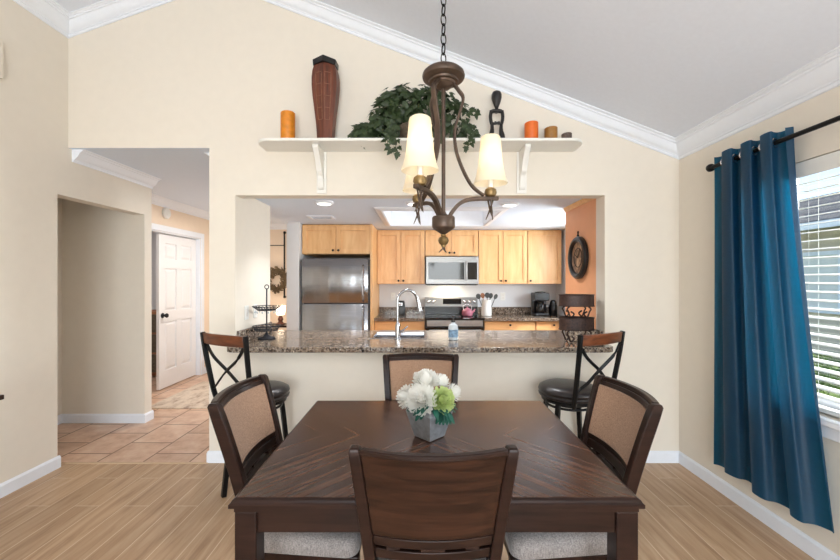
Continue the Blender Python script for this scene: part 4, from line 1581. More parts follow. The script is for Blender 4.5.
for v in vines:
    pts = catmull([(ix + a, iy + b, ST + c) for a, b, c in v], 5)
    m = M().tube(pts, 0.0022, 5)
    for i, p in enumerate(pts):
        if i % 2 == 0:
            for _ in range(2):
                q = (p[0] + rnd.uniform(-0.02, 0.02), p[1] + rnd.uniform(-0.015, 0.0), max(p[2] + rnd.uniform(-0.01, 0.015), (ST + 0.008) if p[1] > 2.757 else -9))
                ivy_leaf(m, q, (rnd.uniform(-0.5, 0.5), -1, rnd.uniform(-0.2, 0.6)), (rnd.uniform(-1, 1), 0, rnd.uniform(-1, -0.1)), rnd.uniform(0.034, 0.05))
    m.build('trailing_vine', MT['leaf'], iv, world=True, smooth=0)

# carved figurine
MT['ebony'] = plain('ebony', srgb(32, 28, 27), 0.45, noise=0.3, scale=30)
gx, gy = 0.575, 2.89
m = M()
G = lambda x, z: (gx + x, gy, ST + z)
m.lathe([(0.004, 0.268), (0.014, 0.272), (0.020, 0.288), (0.030, 0.315), (0.038, 0.345), (0.038, 0.370), (0.030, 0.388), (0.014, 0.397), (0.003, 0.399)], (gx, gy, ST), 20)
m.tube([G(0, 0.235), G(0, 0.268)], [0.016, 0.013], 12)
m.tube(catmull([G(-0.036, 0.245), G(0, 0.250), G(0.036, 0.245)], 5), [0.018] * 11, 10, flat=0.8)
for s in (-1, 1):
    m.tube(catmull([G(s * 0.040, 0.250), G(s * 0.046, 0.21), G(s * 0.043, 0.175), G(s * 0.036, 0.150)], 4), [0.013] * 13, 10)
    m.tube(catmull([(gx + s * 0.038, gy, ST + 0.155), (gx + s * 0.012, gy - 0.012, ST + 0.150), (gx - s * 0.02, gy - 0.014, ST + 0.158)], 4), 0.009, 8)
    m.tube(catmull([G(s * 0.036, 0.16), G(s * 0.034, 0.10), G(s * 0.044, 0.05), G(s * 0.040, 0.012)], 4), [0.012, 0.012, 0.013, 0.014, 0.016, 0.018, 0.02, 0.02, 0.02, 0.019, 0.018, 0.016, 0.015], 10)
m.lathe([(0.058, 0.0), (0.060, 0.004), (0.060, 0.016), (0.055, 0.02)], (gx, gy, ST), 24)
fg = m.build('carved_figurine', MT['ebony'], None, origin=(gx, gy, ST), smooth=50)
tag(fg, 'slim black carved figurine with open torso standing on the shelf beside the orange candle', 'figurine')

# ------------------------------------------------------------------ chandelier
QX, QY = 0.100, 1.64
cl = thing('chandelier', 'bronze chandelier with three lit cream glass shades hanging over the dining table', 'chandelier', (QX, QY, 1.56))
ZT = zc(QX)
M().lathe([(0.012, 2.232), (0.030, 2.238), (0.040, 2.250), (0.046, 2.251), (0.050, 2.258), (0.061, 2.260), (0.064, 2.267), (0.077, 2.269), (0.088, 2.277), (0.091, 2.287), (0.088, 2.298), (0.076, 2.309), (0.04, 2.321), (0.018, 2.328), (0.012, 2.346)], (QX, QY, 0), 36).build('upper_plate', MT['bronze'], cl, world=True)
m = M()
z = 2.362
k = 0
while z < ZT - 0.05:
    lk = M().torus((0, 0, 0), 0.024, 0.0034, 18, 7, 'Z')
    lk.v = [(x * 0.5, y * 1.0 + 0.0, zz) for x, y, zz in lk.v]
    mt = Matrix.Translation((QX, QY, z)) @ Matrix.Rotation((PI / 2) * (k % 2) + 0.5, 4, 'Z') @ Matrix.Rotation(PI / 2, 4, 'X')
    lk.xform(mt)
    m.add(lk.v, lk.f)
    z += 0.0415
    k += 1
m.build('chain', MT['black'], cl, world=True)
M().lathe([(0.008, -0.07), (0.02, -0.06), (0.05, -0.05), (0.062, -0.03), (0.064, 0.06)], (QX, QY, ZT), 28).build('ceiling_canopy', MT['bronze'], cl, world=True)
M().tube([(QX, QY, 1.69), (QX, QY, 2.240)], 0.0085, 12).build('stem', MT['bronze'], cl, world=True)
M().lathe([(0.006, 1.612), (0.014, 1.618), (0.046, 1.640), (0.049, 1.646), (0.049, 1.684), (0.045, 1.690), (0.03, 1.692), (0.014, 1.700), (0.009, 1.710)], (QX, QY, 0), 28).build('hub', MT['bronze'], cl, world=True)
m = M().lathe([(0.008, 1.616), (0.012, 1.612), (0.010, 1.606), (0.019, 1.600), (0.023, 1.588), (0.019, 1.576), (0.010, 1.568), (0.009, 1.562), (0.005, 1.558)], (QX, QY, 0), 20)
fi = m.build('finial', MT['brass'], cl, world=True)
m = M()
for a in (0.3, 2.4, 4.5):
    m.tube(catmull([(QX + 0.004 * math.cos(a), QY + 0.004 * math.sin(a), 1.566), (QX + 0.004 * math.cos(a + 1.5), QY + 0.004 * math.sin(a + 1.5), 1.555), (QX + 0.02 * math.cos(a + 0.5), QY + 0.02 * math.sin(a + 0.5), 1.538)], 4), [0.004] * 5 + [0.003, 0.003, 0.002, 0.0015], 6)
m.build('twig_drop', MT['bronze'], cl, world=True)


def shade_mat():
    m, nt, b = new_mat('cream_shade_glass')
    out = nt.nodes['Material Output']
    b.inputs['Base Color'].default_value = srgb(246, 238, 220)
    b.inputs['Roughness'].default_value = 0.35
    b.inputs['Emission Color'].default_value = srgb(255, 240, 214)
    b.inputs['Emission Strength'].default_value = 0.05
    t = N(nt, 'ShaderNodeBsdfTranslucent')
    t.inputs[0].default_value = srgb(255, 246, 228)
    mx = N(nt, 'ShaderNodeMixShader')
    mx.inputs[0].default_value = 0.5
    nt.links.new(b.outputs[0], mx.inputs[1])
    nt.links.new(t.outputs[0], mx.inputs[2])
    nt.links.new(mx.outputs[0], out.inputs[0])
    return m


MT['shade'] = shade_mat()
MT['bulb'] = emis('warm_bulb', (1, 0.9, 0.74, 1), 6.0)
for ax_, ay_ in ((0.206, 0.03), (-0.100, -0.165), (-0.110, 0.165)):
    L = math.hypot(ax_, ay_)
    ux, uy = ax_ / L, ay_ / L
    P = lambda d, z: (QX + ux * d, QY + uy * d, z)
    arm = M().bar(catmull([P(0.022, 1.680), P(0.036, 1.708), P(0.072, 1.748), P(0.125, 1.768), P(L + 0.035, 1.774)], 6), 0.020, 0.016).build('arm', MT['bronze'], cl, world=True, smooth=40, bevel=0.002)
    strap = M().bar(catmull([P(0.046, 2.256), P(0.066, 2.232), P(0.086, 2.200), P(0.072, 2.14), P(0.050, 2.064), P(0.054, 1.98), P(0.083, 1.897), P(0.125, 1.825), P(L - 0.03, 1.785)], 6), 0.022, 0.010, up=(ux, uy, 0.3)).build('strap', MT['bronze'], cl, world=True, smooth=40, bevel=0.002)
    c = P(L, 0)
    m = M().lathe([(0.012, 1.780), (0.022, 1.785), (0.027, 1.797), (0.024, 1.812), (0.014, 1.820)], (c[0], c[1], 0), 20)
    m.build('socket_ball', MT['brass'], cl, world=True)
    m = M()
    for a in (0.4, 2.5, 4.6):
        m.tube(catmull([(c[0] + 0.012 * math.cos(a), c[1] + 0.012 * math.sin(a), 1.768), (c[0] + 0.005 * math.cos(a + 1.2), c[1] + 0.005 * math.sin(a + 1.2), 1.730), (c[0] + 0.020 * math.cos(a + 2.6), c[1] + 0.020 * math.sin(a + 2.6), 1.682)], 4), [0.004] * 6 + [0.003, 0.0025, 0.0015], 6)
    m.build('twig_drop', MT['bronze'], cl, world=True)
    prof_s = [(0.0725, 1.838), (0.0718, 1.844), (0.065, 1.861), (0.059, 1.886), (0.054, 1.914), (0.0495, 1.950), (0.046, 1.992), (0.0435, 2.026), (0.041, 2.038), (0.034, 2.043)]
    m = M().lathe(prof_s + [(r_ - 0.003, z_) for r_, z_ in reversed(prof_s[:-1])], (c[0], c[1], 0), 36, cap=False)
    s_ = m.build('shade', MT['shade'], cl, world=True, smooth=60)
    s_['label'] = 'lit cream glass shade'
    b_ = M().lathe([(0.010, 1.818), (0.010, 1.90)], (c[0], c[1], 0), 14).build('candle_sleeve', MT['cream_ceramic'], cl, world=True)
    M().lathe([(0.008, 1.900), (0.013, 1.915), (0.017, 1.94), (0.012, 1.965), (0.004, 1.985)], (c[0], c[1], 0), 14).build('bulb', MT['bulb'], b_, origin=cl.location)
    d = bpy.data.lights.new('chandelier_bulb', 'POINT')
    d.energy = 0.6
    d.color = (1, 0.95, 0.88)
    d.shadow_soft_size = 0.02
    lo = bpy.data.objects.new('chandelier_bulb', d)
    lo.location = (c[0], c[1], 1.935)
    COL.objects.link(lo)

# ------------------------------------------------------------------ kitchen
def shaker_door(x0, x1, z0, z1, yf, mat=None, t=0.02):
    """door with recessed panel, front face at yf, body behind (larger y)"""
    m = M()
    s = 0.057
    m.box(x0, x0 + s, yf, yf + t, z0, z1).box(x1 - s, x1, yf, yf + t, z0, z1)
    m.box(x0 + s, x1 - s, yf, yf + t, z0, z0 + s).box(x0 + s, x1 - s, yf, yf + t, z1 - s, z1)
    m.box(x0 + s, x1 - s, yf + 0.013, yf + t, z0 + s, z1 - s)
    return m


def knob(x, y, z, parent, root):
    M().lathe([(0.007, 0), (0.006, -0.012), (0.013, -0.018), (0.015, -0.024), (0.010, -0.030)], (x, y, z), 14, 'Y').build('knob', MT['black'], parent, origin=root.location)['label'] = 'black knob'


def upper(name, label, x0, x1, z0, z1, yf, yb, nd, group='maple wall cabinets', knob_side='in'):
    t = thing(name, label, 'cabinet', (0.5 * (x0 + x1), yf, z0), 0, group)
    M().box(x0 + 0.001, x1 - 0.001, yf + 0.021, yb - 0.002, z0, z1).build('body', MT['maple'], t, world=True, smooth=0)
    w = (x1 - x0) / nd
    for i in range(nd):
        a, b = x0 + i * w + 0.004, x0 + (i + 1) * w - 0.004
        d = shaker_door(a, b, z0 + 0.006, z1 - 0.02, yf).build('door', MT['maple'], t, world=True, smooth=0, bevel=0.002)
        kx = (b - 0.03) if (nd == 2 and i == 0) else (a + 0.03)
        knob(kx, yf, z0 + 0.045, d, t)
    return t


YU = 5.39
upper('wall_cabinet', 'two-door maple cabinet over the refrigerator', -1.488, -0.629, 1.748, 2.122, 4.85, KB, 2)
upper('wall_cabinet', 'tall two-door maple wall cabinet between the refrigerator and microwave', -0.602, 0.068, 1.364, 2.122, YU, KB, 2)
upper('wall_cabinet', 'short two-door maple cabinet above the microwave', 0.072, 0.818, 1.755, 2.122, YU, KB, 2)
upper('wall_cabinet', 'tall two-door maple wall cabinet just past the microwave', 0.822, 1.506, 1.364, 2.122, YU, KB, 2)
upper('wall_cabinet', 'single-door maple wall cabinet above the coffee maker', 1.510, 1.985, 1.364, 2.122, YU, KB, 1)
tp = M().box(-0.627, -0.604, 4.85, KB - 0.002, 0.0, 2.125).build('end_panel', MT['maple'], None, origin=(-0.615, 5.2, 0), smooth=0)
tag(tp, 'tall maple end panel standing beside the refrigerator', 'cabinet panel')


def base(label, x0, x1, nd):
    yf = 5.09
    t = thing('base_cabinet', label, 'cabinet', (0.5 * (x0 + x1), yf, 0), 0, 'maple base cabinets along the kitchen wall')
    M().box(x0 + 0.001, x1 - 0.001, yf + 0.021, KB - 0.002, 0.1, 0.878).box(x0 + 0.001, x1 - 0.001, yf + 0.07, KB - 0.002, 0.0, 0.1).build('body', MT['maple_h'], t, world=True, smooth=0)
    d = M().box(x0 + 0.006, x1 - 0.006, yf, yf + 0.02, 0.715, 0.868).build('drawer', MT['maple_h'], t, world=True, smooth=0, bevel=0.003)
    knob(0.5 * (x0 + x1), yf, 0.855 - 0.03, d, t)
    w = (x1 - x0) / nd
    for i in range(nd):
        a, b = x0 + i * w + 0.006, x0 + (i + 1) * w - 0.006
        d = shaker_door(a, b, 0.12, 0.70, yf).build('door', MT['maple'], t, world=True, smooth=0, bevel=0.002)
        knob((b - 0.03) if i == 0 else (a + 0.03), yf, 0.66, d, t)


base('maple base cabinet with drawer between the refrigerator and the range', -0.602, 0.062, 2)
base('maple base cabinet with wide drawer just past the range', 0.850, 1.528, 2)
base('maple base cabinet with drawer under the coffee maker', 1.532, 2.0, 1)
for x0, x1, lab in ((-0.602, 0.064, 'short granite counter between the refrigerator and the range'), (0.848, XR - 0.002, 'granite kitchen counter past the range, coffee maker standing on it')):
    c_ = thing('granite_counter', lab, 'countertop', (0.5 * (x0 + x1), 5.4, 0.88))
    M().box(x0, x1, 5.05, KB - 0.002, 0.88, 0.92).build('slab', MT['granite'], c_, world=True, smooth=0, bevel=0.004)
    M().box(x0, x1, KB - 0.024, KB - 0.002, 0.9205, 1.02).build('backsplash', MT['granite'], c_, world=True, smooth=0)

# refrigerator
rf = thing('refrigerator', 'stainless steel top-freezer refrigerator', 'refrigerator', (-1.048, 4.75, 0))
FX0, FX1 = -1.461, -0.645
MT['fridge_side'] = plain('fridge_side_grey', srgb(44, 44, 46), 0.5)
M().box(FX0 + 0.002, FX1 + 0.012, 4.832, 5.55, 0.03, 1.680).box(FX0 + 0.02, FX1 - 0.02, 4.86, 5.5, 0.0, 0.03).build('body', MT['fridge_side'], rf, world=True, smooth=0)  # dark body widened past the doors to stand in for the shaded gap


def fridge_door(z0, z1):
    m = M()
    rings = []
    nx = 15
    for z in (z0, z0 + 0.008, z1 - 0.008, z1):
        ins = 0.006 if z in (z0, z1) else 0
        row = []
        for i in range(nx):
            u = -1 + 2 * i / (nx - 1)
            x = 0.5 * (FX0 + FX1) + u * 0.5 * (FX1 - FX0 - ins)
            row.append((x, 4.75 + 0.012 * abs(u) ** 3 + ins, z))
        row += [(FX1, 4.83, z), (FX0, 4.83, z)]
        rings.append(row)
    return m.loft(rings)


for z0, z1, hz0, hz1 in ((1.136, 1.684, 1.16, 1.60), (0.06, 1.124, 0.62, 1.10)):
    d = fridge_door(z0, z1).build('door', MT['steel'], rf, world=True, smooth=40)
    hx = FX1 - 0.055
    M().tube(catmull([(hx, 4.752, hz0), (hx, 4.715, hz0 + 0.025), (hx, 4.700, hz0 + 0.08), (hx, 4.700, hz1 - 0.08), (hx, 4.715, hz1 - 0.025), (hx, 4.752, hz1)], 4), 0.012, 10).build('handle', MT['steel'], d, origin=rf.location)

# microwave
mw = thing('microwave', 'stainless over-the-range microwave with dark glass door', 'microwave', (0.445, 5.33, 1.345))
MX0, MX1, MZ0, MZ1 = 0.082, 0.808, 1.352, 1.748
M().box(MX0, MX1, 5.352, KB - 0.004, MZ0, MZ1).build('body', MT['fridge_side'], mw, world=True, smooth=0)
dm_ = M().box(MX0, MX1, 5.33, 5.351, MZ0 + 0.012, MZ1 - 0.004).build('front_panel', MT['steel_matte'], mw, world=True, smooth=0, bevel=0.004)
M().box(MX0 + 0.035, MX1 - 0.195, 5.325, 5.3295, MZ0 + 0.075, MZ1 - 0.085).build('door_glass', MT['dark_glass'], mw, world=True, smooth=0)
M().box(MX1 - 0.15, MX1 - 0.018, 5.325, 5.3295, MZ0 + 0.075, MZ1 - 0.085).build('control_panel', MT['dark_glass'], mw, world=True, smooth=0)
M().tube(catmull([(MX1 - 0.172, 5.33, MZ0 + 0.07), (MX1 - 0.172, 5.295, MZ0 + 0.09), (MX1 - 0.172, 5.295, MZ1 - 0.1), (MX1 - 0.172, 5.33, MZ1 - 0.08)], 4), 0.009, 10).build('handle', MT['steel_matte'], mw, world=True)
M().box(MX0 + 0.02, MX1 - 0.02, 5.36, 5.6, MZ0 - 0.006, MZ0 - 0.0005).build('vent_grille', MT['black_plastic'], mw, world=True, smooth=0)
area_lamp('microwave_lamp', (0.40, 5.52, MZ0 - 0.012), (0, 0.25, -1), 0.25, 0.06, 2.2, (1, 0.85, 0.62))

# range
rg = thing('kitchen_range', 'stainless electric range with black glass cooktop and control back panel', 'range', (0.455, 5.05, 0))
GX0, GX1 = 0.070, 0.842
M().box(GX0, GX1, 5.07, KB - 0.01, 0.05, 0.905).box(GX0 + 0.03, GX1 - 0.03, 5.12, 5.6, 0, 0.05).build('body', MT['oven_black'], rg, world=True, smooth=0)
M().box(GX0 - 0.001, GX1 + 0.001, 5.03, 5.60, 0.906, 0.922).build('cooktop', MT['dark_glass'], rg, world=True, smooth=0, bevel=0.003)
m = M()
for cx_, cy_, r_ in ((0.26, 5.18, 0.1), (0.65, 5.18, 0.075), (0.26, 5.45, 0.075), (0.65, 5.45, 0.095)):
    m.torus((cx_, cy_, 0.9222), r_, 0.0012, 36, 4)
m.build('burner_ring', MT['fridge_side'], rg, world=True)
od = M().box(GX0 + 0.004, GX1 - 0.004, 5.035, 5.069, 0.27, 0.80).build('oven_door', MT['dark_glass'], rg, world=True, smooth=0, bevel=0.004)
M().box(GX0 + 0.02, GX1 - 0.02, 5.028, 5.034, 0.815, 0.892).build('front_strip', MT['steel_matte'], rg, world=True, smooth=0)
M().tube([(GX0 + 0.05, 5.0, 0.765), (GX1 - 0.05, 5.0, 0.765)], 0.012, 10).box(GX0 + 0.05, GX0 + 0.07, 5.0, 5.0345, 0.758, 0.772).box(GX1 - 0.07, GX1 - 0.05, 5.0, 5.0345, 0.758, 0.772).build('handle', MT['steel_matte'], od, origin=rg.location)
M().box(GX0 + 0.004, GX1 - 0.004, 5.035, 5.069, 0.07, 0.26).build('drawer', MT['steel_matte'], rg, world=True, smooth=0, bevel=0.004)
m = M().prism([(5.60, 0.923), (5.60, 1.05), (5.625, 1.165), (5.70, 1.165), (5.70, 0.923)], GX0, GX1, 'YZ')
m.build('back_panel', MT['steel_matte'], rg, world=True, smooth=0, bevel=0.004)
M().box(GX0 + 0.005, GX1 - 0.005, 5.592, 5.5995, 0.925, 1.035).build('back_strip', MT['oven_black'], rg, world=True, smooth=0)


def panel_y(z):
    return 5.60 + (z - 1.05) / 0.115 * 0.025


M().loft([[(0.335, panel_y(z) - 0.003, z), (0.60, panel_y(z) - 0.003, z), (0.60, panel_y(z) - 0.0004, z), (0.335, panel_y(z) - 0.0004, z)] for z in (1.07, 1.145)]).build('display', MT['dark_glass'], rg, world=True, smooth=0)
for x in (0.125, 0.195, 0.655, 0.725, 0.795):
    M().lathe([(0.026, 0.0), (0.026, -0.006), (0.021, -0.010), (0.019, -0.026), (0.012, -0.028)], (x, panel_y(1.105) - 0.0005, 1.105), 20, 'Y').build('knob', MT['nickel'], rg, world=True)

# small things along the kitchen counter
MT['pink'] = plain('dusty_pink_enamel', srgb(178, 104, 122), 0.25, noise=0.04)
kt = thing('tea_kettle', 'small dusty pink tea kettle on the cooktop', 'kettle', (0.655, 5.33, 0.9235))
M().lathe([(0.060, 0.0), (0.072, 0.01), (0.078, 0.04), (0.070, 0.075), (0.045, 0.095), (0.03, 0.10)], (0.655, 5.33, 0.9235), 24).build('body', MT['pink'], kt, world=True)
M().lathe([(0.032, 0.101), (0.028, 0.108), (0.008, 0.112), (0.010, 0.122), (0.003, 0.128)], (0.655, 5.33, 0.9235), 18).build('lid', MT['pink'], kt, world=True)
M().tube(catmull([(0.720, 5.33, 0.965), (0.745, 5.33, 0.99), (0.762, 5.33, 1.02)], 4), [0.014] * 4 + [0.012, 0.010, 0.008, 0.008, 0.008], 10).build('spout', MT['pink'], kt, world=True)
M().tube(catmull([(0.600, 5.33, 1.005), (0.600, 5.33, 1.06), (0.655, 5.33, 1.085), (0.710, 5.33, 1.06), (0.710, 5.33, 1.005)], 5), 0.0055, 8).build('handle', MT['nickel'], kt, world=True)

ux_, uy_ = 0.925, 5.36
cr = thing('utensil_crock', 'white ceramic utensil crock holding kitchen tools beside the range', 'crock', (ux_, uy_, 0.92))
M().lathe([(0.062, 0.9205), (0.072, 0.93), (0.070, 1.02), (0.064, 1.10), (0.068, 1.145), (0.062, 1.145), (0.058, 1.10), (0.06, 0.94), (0.01, 0.935)], (ux_, uy_, 0), 28).build('jar', MT['cream_ceramic'], cr, world=True)
MT['tool_dark'] = plain('dark_tool_nylon', srgb(48, 50, 48), 0.45, noise=0.2)
MT['tool_wood'] = wood('tool_wood', srgb(120, 72, 44), srgb(168, 112, 72), 0.55)
tools = [(-0.10, 0.00, 'tool_dark', 0.034, 'slotted black kitchen spoon leaning out of the crock, towards the microwave'), (-0.045, 0.02, 'tool_wood', 0.03, 'brown wooden spoon standing in the utensil crock'),
         (0.01, -0.01, 'tool_dark', 0.038, 'broad black turner upright in the middle of the utensil crock'), (0.055, 0.02, 'tool_dark', 0.03, 'black ladle beside the middle turner in the crock'), (0.115, 0.0, 'tool_dark', 0.026, 'black kitchen tool leaning out furthest towards the coffee maker')]
for dx, dy, mt, r_, lab in tools:
    u = thing('kitchen_utensil', lab, 'utensil', (ux_ + dx * 0.3, uy_ + dy, 0.94), 0, 'tools in the utensil crock')
    top = (ux_ + dx * 1.0, uy_ + dy * 0.5, 1.175 - abs(dx) * 0.15)
    M().tube([(ux_ + dx * 0.25, uy_ + dy, 0.95), top], 0.005, 8).build('handle', MT[mt], u, world=True)
    h_ = M()
    d = Vector((dx * 0.9, 0, 0.23)).normalized()
    rings = []
    for k, w in ((0, 0.3), (0.2, 0.75), (0.5, 1.0), (0.8, 0.85), (1.0, 0.35)):
        c = Vector(top) + d * (k * 0.075 - 0.004)
        sd = Vector((d.z, 0, -d.x))
        rings.append([tuple(c - sd * r_ * w + Vector((0, -0.003, 0))), tuple(c + sd * r_ * w + Vector((0, -0.003, 0))), tuple(c + sd * r_ * w + Vector((0, 0.004, 0))), tuple(c - sd * r_ * w + Vector((0, 0.004, 0)))])
    h_.loft(rings)
    h_.build('head', MT[mt], u, world=True, smooth=50)

cm = thing('coffee_maker', 'black drip coffee maker with glass carafe on the kitchen counter', 'coffee maker', (1.70, 5.46, 0.92))
M().box(1.60, 1.80, 5.35, 5.56, 0.9205, 0.955).box(1.60, 1.80, 5.48, 5.56, 0.955, 1.16).box(1.60, 1.80, 5.35, 5.56, 1.13, 1.24).build('housing', MT['black_plastic'], cm, world=True, smooth=0, bevel=0.012, bseg=3)
M().lathe([(0.05, 0.956), (0.064, 0.97), (0.068, 1.02), (0.055, 1.08), (0.04, 1.10)], (1.70, 5.412, 0), 24).build('carafe', MT['dark_glass'], cm, world=True)
M().lathe([(0.042, 1.10), (0.045, 1.105), (0.045, 1.118), (0.02, 1.125)], (1.70, 5.412, 0), 24).build('carafe_lid', MT['black_plastic'], cm, world=True)
M().tube(catmull([(1.70, 5.352, 1.09), (1.70, 5.318, 1.08), (1.70, 5.312, 1.03), (1.70, 5.345, 0.99)], 4), 0.008, 8).build('handle', MT['black_plastic'], cm, world=True)
M().lathe([(0.05, 1.2405), (0.075, 1.241), (0.075, 1.252), (0.03, 1.258)], (1.70, 5.45, 0), 24).build('lid', MT['black_plastic'], cm, world=True)
gr = thing('coffee_grinder', 'small rounded black canister appliance beside the coffee maker', 'appliance', (1.885, 5.45, 0.92))
M().lathe([(0.05, 0.9205), (0.056, 0.93), (0.056, 1.04), (0.05, 1.07), (0.046, 1.075)], (1.885, 5.45, 0), 24).build('body', MT['black_plastic'], gr, world=True)
M().lathe([(0.047, 1.076), (0.046, 1.11), (0.03, 1.135), (0.01, 1.14)], (1.885, 5.45, 0), 24).build('lid', MT['black_plastic'], gr, world=True)
co = thing('can_opener', 'small black electric can opener on the short counter near the refrigerator', 'appliance', (-0.27, 5.5, 0.92))
M().rrect_rings([(0.06, 0.055, 0.02, 0.9205), (0.062, 0.057, 0.02, 0.935), (0.055, 0.05, 0.02, 1.10), (0.045, 0.04, 0.02, 1.125)], -0.27, 5.5).build('body', MT['black_plastic'], co, world=True, smooth=40)
M().box(-0.30, -0.25, 5.436, 5.4445, 1.06, 1.10).lathe([(0.018, 5.445), (0.018, 5.43), (0.006, 5.425)], (-0.275, 0, 1.08), 16, 'Y').build('cutter', MT['nickel'], co, world=True)
M().tube([(-0.315, 5.5, 1.10), (-0.335, 5.5, 1.15)], 0.008, 8).build('lever', MT['black_plastic'], co, world=True)


def plate(name, label, c, axis, cat, group, rocker):
    t = thing(name, label, cat, c, 0, group)
    w, h = 0.036, 0.058
    m, k = M(), M()
    if axis == 'Y':
        m.box(c[0] - w, c[0] + w, c[1] - 0.006, c[1] - 0.0006, c[2] - h, c[2] + h)
        for dz in ((0,) if rocker else (-0.02, 0.02)):
            k.box(c[0] - 0.016, c[0] + 0.016, c[1] - 0.0085, c[1] - 0.0062, c[2] + dz - (0.032 if rocker else 0.014), c[2] + dz + (0.032 if rocker else 0.014))
    else:
        m.box(c[0] + 0.0006, c[0] + 0.006, c[1] - w, c[1] + w, c[2] - h, c[2] + h)
        for dz in ((0,) if rocker else (-0.02, 0.02)):
            k.box(c[0] + 0.0062, c[0] + 0.0085, c[1] - 0.016, c[1] + 0.016, c[2] + dz - (0.032 if rocker else 0.014), c[2] + dz + (0.032 if rocker else 0.014))
    m.build('cover_plate', MT['white_plastic'], t, world=True, smooth=0, bevel=0.002)
    k.build('rocker' if rocker else 'receptacle', MT['cream_ceramic'], t, world=True, smooth=0)


plate('wall_outlet', 'white wall outlet above the kitchen counter between crock and coffee maker', (1.23, KB, 1.175), 'Y', 'outlet', None, False)
plate('wall_outlet', 'white wall outlet on the kitchen wall above the can opener', (-0.40, KB, 1.175), 'Y', 'outlet', None, False)
plate('light_switch', 'white rocker switch on the pass-through wall, the one nearer the viewer', (PL, 3.19, 1.15), 'X', 'switch', None, True)
plate('light_switch', 'white rocker switch on the pass-through wall, the one further back', (PL, 3.36, 1.15), 'X', 'switch', None, True)

# recessed ceiling lights and vent
MT['downlight'] = emis('downlight_lens', (1, 0.97, 0.92, 1), 3.0)
for x, y, lab in ((-0.87, 3.50, 'round recessed ceiling light above the refrigerator side of the bar'), (-0.05, 3.52, 'round recessed ceiling light above the sink, behind the chandelier'), (0.83, 3.57, 'round recessed ceiling light on the orange wall side of the kitchen ceiling')):
    t = thing('recessed_light', lab, 'ceiling light', (x, y, KZ), 0, 'recessed lights in the kitchen ceiling')
    M().lathe([(0.058, -0.001), (0.088, -0.001), (0.086, -0.008), (0.066, -0.022), (0.062, -0.022), (0.058, -0.012)], (x, y, KZ), 32).build('trim_ring', MT['trim'], t, world=True)
    M().lathe([(0.060, -0.016), (0.060, -0.020), (0.002, -0.022)], (x, y, KZ), 28).build('lens', MT['downlight'], t, world=True)
    area_lamp('downlight_lamp', (x, y, KZ - 0.03), (0, 0, -1), 0.11, 0.11, 5.0, (0.97, 0.98, 1.0), 'DISK', 1.9)
vt = thing('ceiling_vent', 'white rectangular air vent in the kitchen ceiling near the refrigerator', 'vent', (-1.11, 4.33, KZ))
m = M().box(-1.25, -1.22, 4.23, 4.43, KZ - 0.012, KZ - 0.001).box(-1.0, -0.97, 4.23, 4.43, KZ - 0.012, KZ - 0.001).box(-1.22, -1.0, 4.23, 4.255, KZ - 0.012, KZ - 0.001).box(-1.22, -1.0, 4.405, 4.43, KZ - 0.012, KZ - 0.001)
m.build('frame', MT['trim'], vt, world=True, smooth=0)
m = M()
for k in range(6):
    y = 4.267 + k * 0.025
    m.loft([[(x, y, KZ - 0.011), (x, y + 0.003, KZ - 0.011), (x, y + 0.013, KZ - 0.002), (x, y + 0.010, KZ - 0.002)] for x in (-1.22, -1.0)])
m.build('louvres', MT['trim'], vt, world=True, smooth=0)

# ------------------------------------------------------------------ hall things
hl = thing('hall_ceiling_light', 'round frosted ceiling light in the hallway', 'ceiling light', (-2.25, 5.1, HC))
M().lathe([(0.13, 0), (0.135, -0.01), (0.12, -0.018)], (-2.25, 5.1, HC - 0.001), 32).build('base', MT['nickel'], hl, world=True)
M().lathe([(0.118, -0.019), (0.112, -0.045), (0.08, -0.075), (0.03, -0.09), (0.003, -0.092)], (-2.25, 5.1, HC), 32).build('dome', emis('frosted_dome', (1, 0.9, 0.76, 1), 3.0), hl, world=True)
area_lamp('hall_lamp', (-2.25, 5.1, HC - 0.12), (0, 0, -1), 0.22, 0.22, 16, (1, 0.95, 0.89), 'DISK')
sd = thing('smoke_detector', 'round white smoke detector on the hall wall above the door', 'smoke detector', (HX, 4.96, 2.28))
M().lathe([(0.072, 0.001), (0.072, 0.02), (0.062, 0.032), (0.055, 0.034)], (HX, 4.96, 2.28), 32, 'X').build('housing', MT['white_plastic'], sd, world=True)
M().lathe([(0.030, 0.0345), (0.030, 0.038), (0.02, 0.040), (0.003, 0.040)], (HX, 4.96, 2.28), 20, 'X').build('grille', MT['white_plastic'], sd, world=True)


def rug_mat():
    m, nt, b = new_mat('faded_rug')
    n = N(nt, 'ShaderNodeTexNoise')
    n.inputs['Scale'].default_value = 1
    n.inputs['Detail'].default_value = 6
    n.inputs['Roughness'].default_value = 0.7
    nt.links.new(coords(nt, 'Object', (7, 4, 1)), n.inputs['Vector'])
    nt.links.new(ramp(nt, n.outputs[0], [(0.3, srgb(118, 100, 90)), (0.42, srgb(186, 166, 148)), (0.55, srgb(212, 196, 178)), (0.75, srgb(198, 170, 146))]), b.inputs['Base Color'])
    b.inputs['Roughness'].default_value = 0.95
    return m


rg_ = M().box(-3.02, -1.95, 4.24, 5.35, 0.001, 0.011).build('area_rug', rug_mat(), None, origin=(-2.5, 4.8, 0.001), smooth=0)
tag(rg_, 'faded beige patterned rug on the hallway tiles before the white door', 'rug')

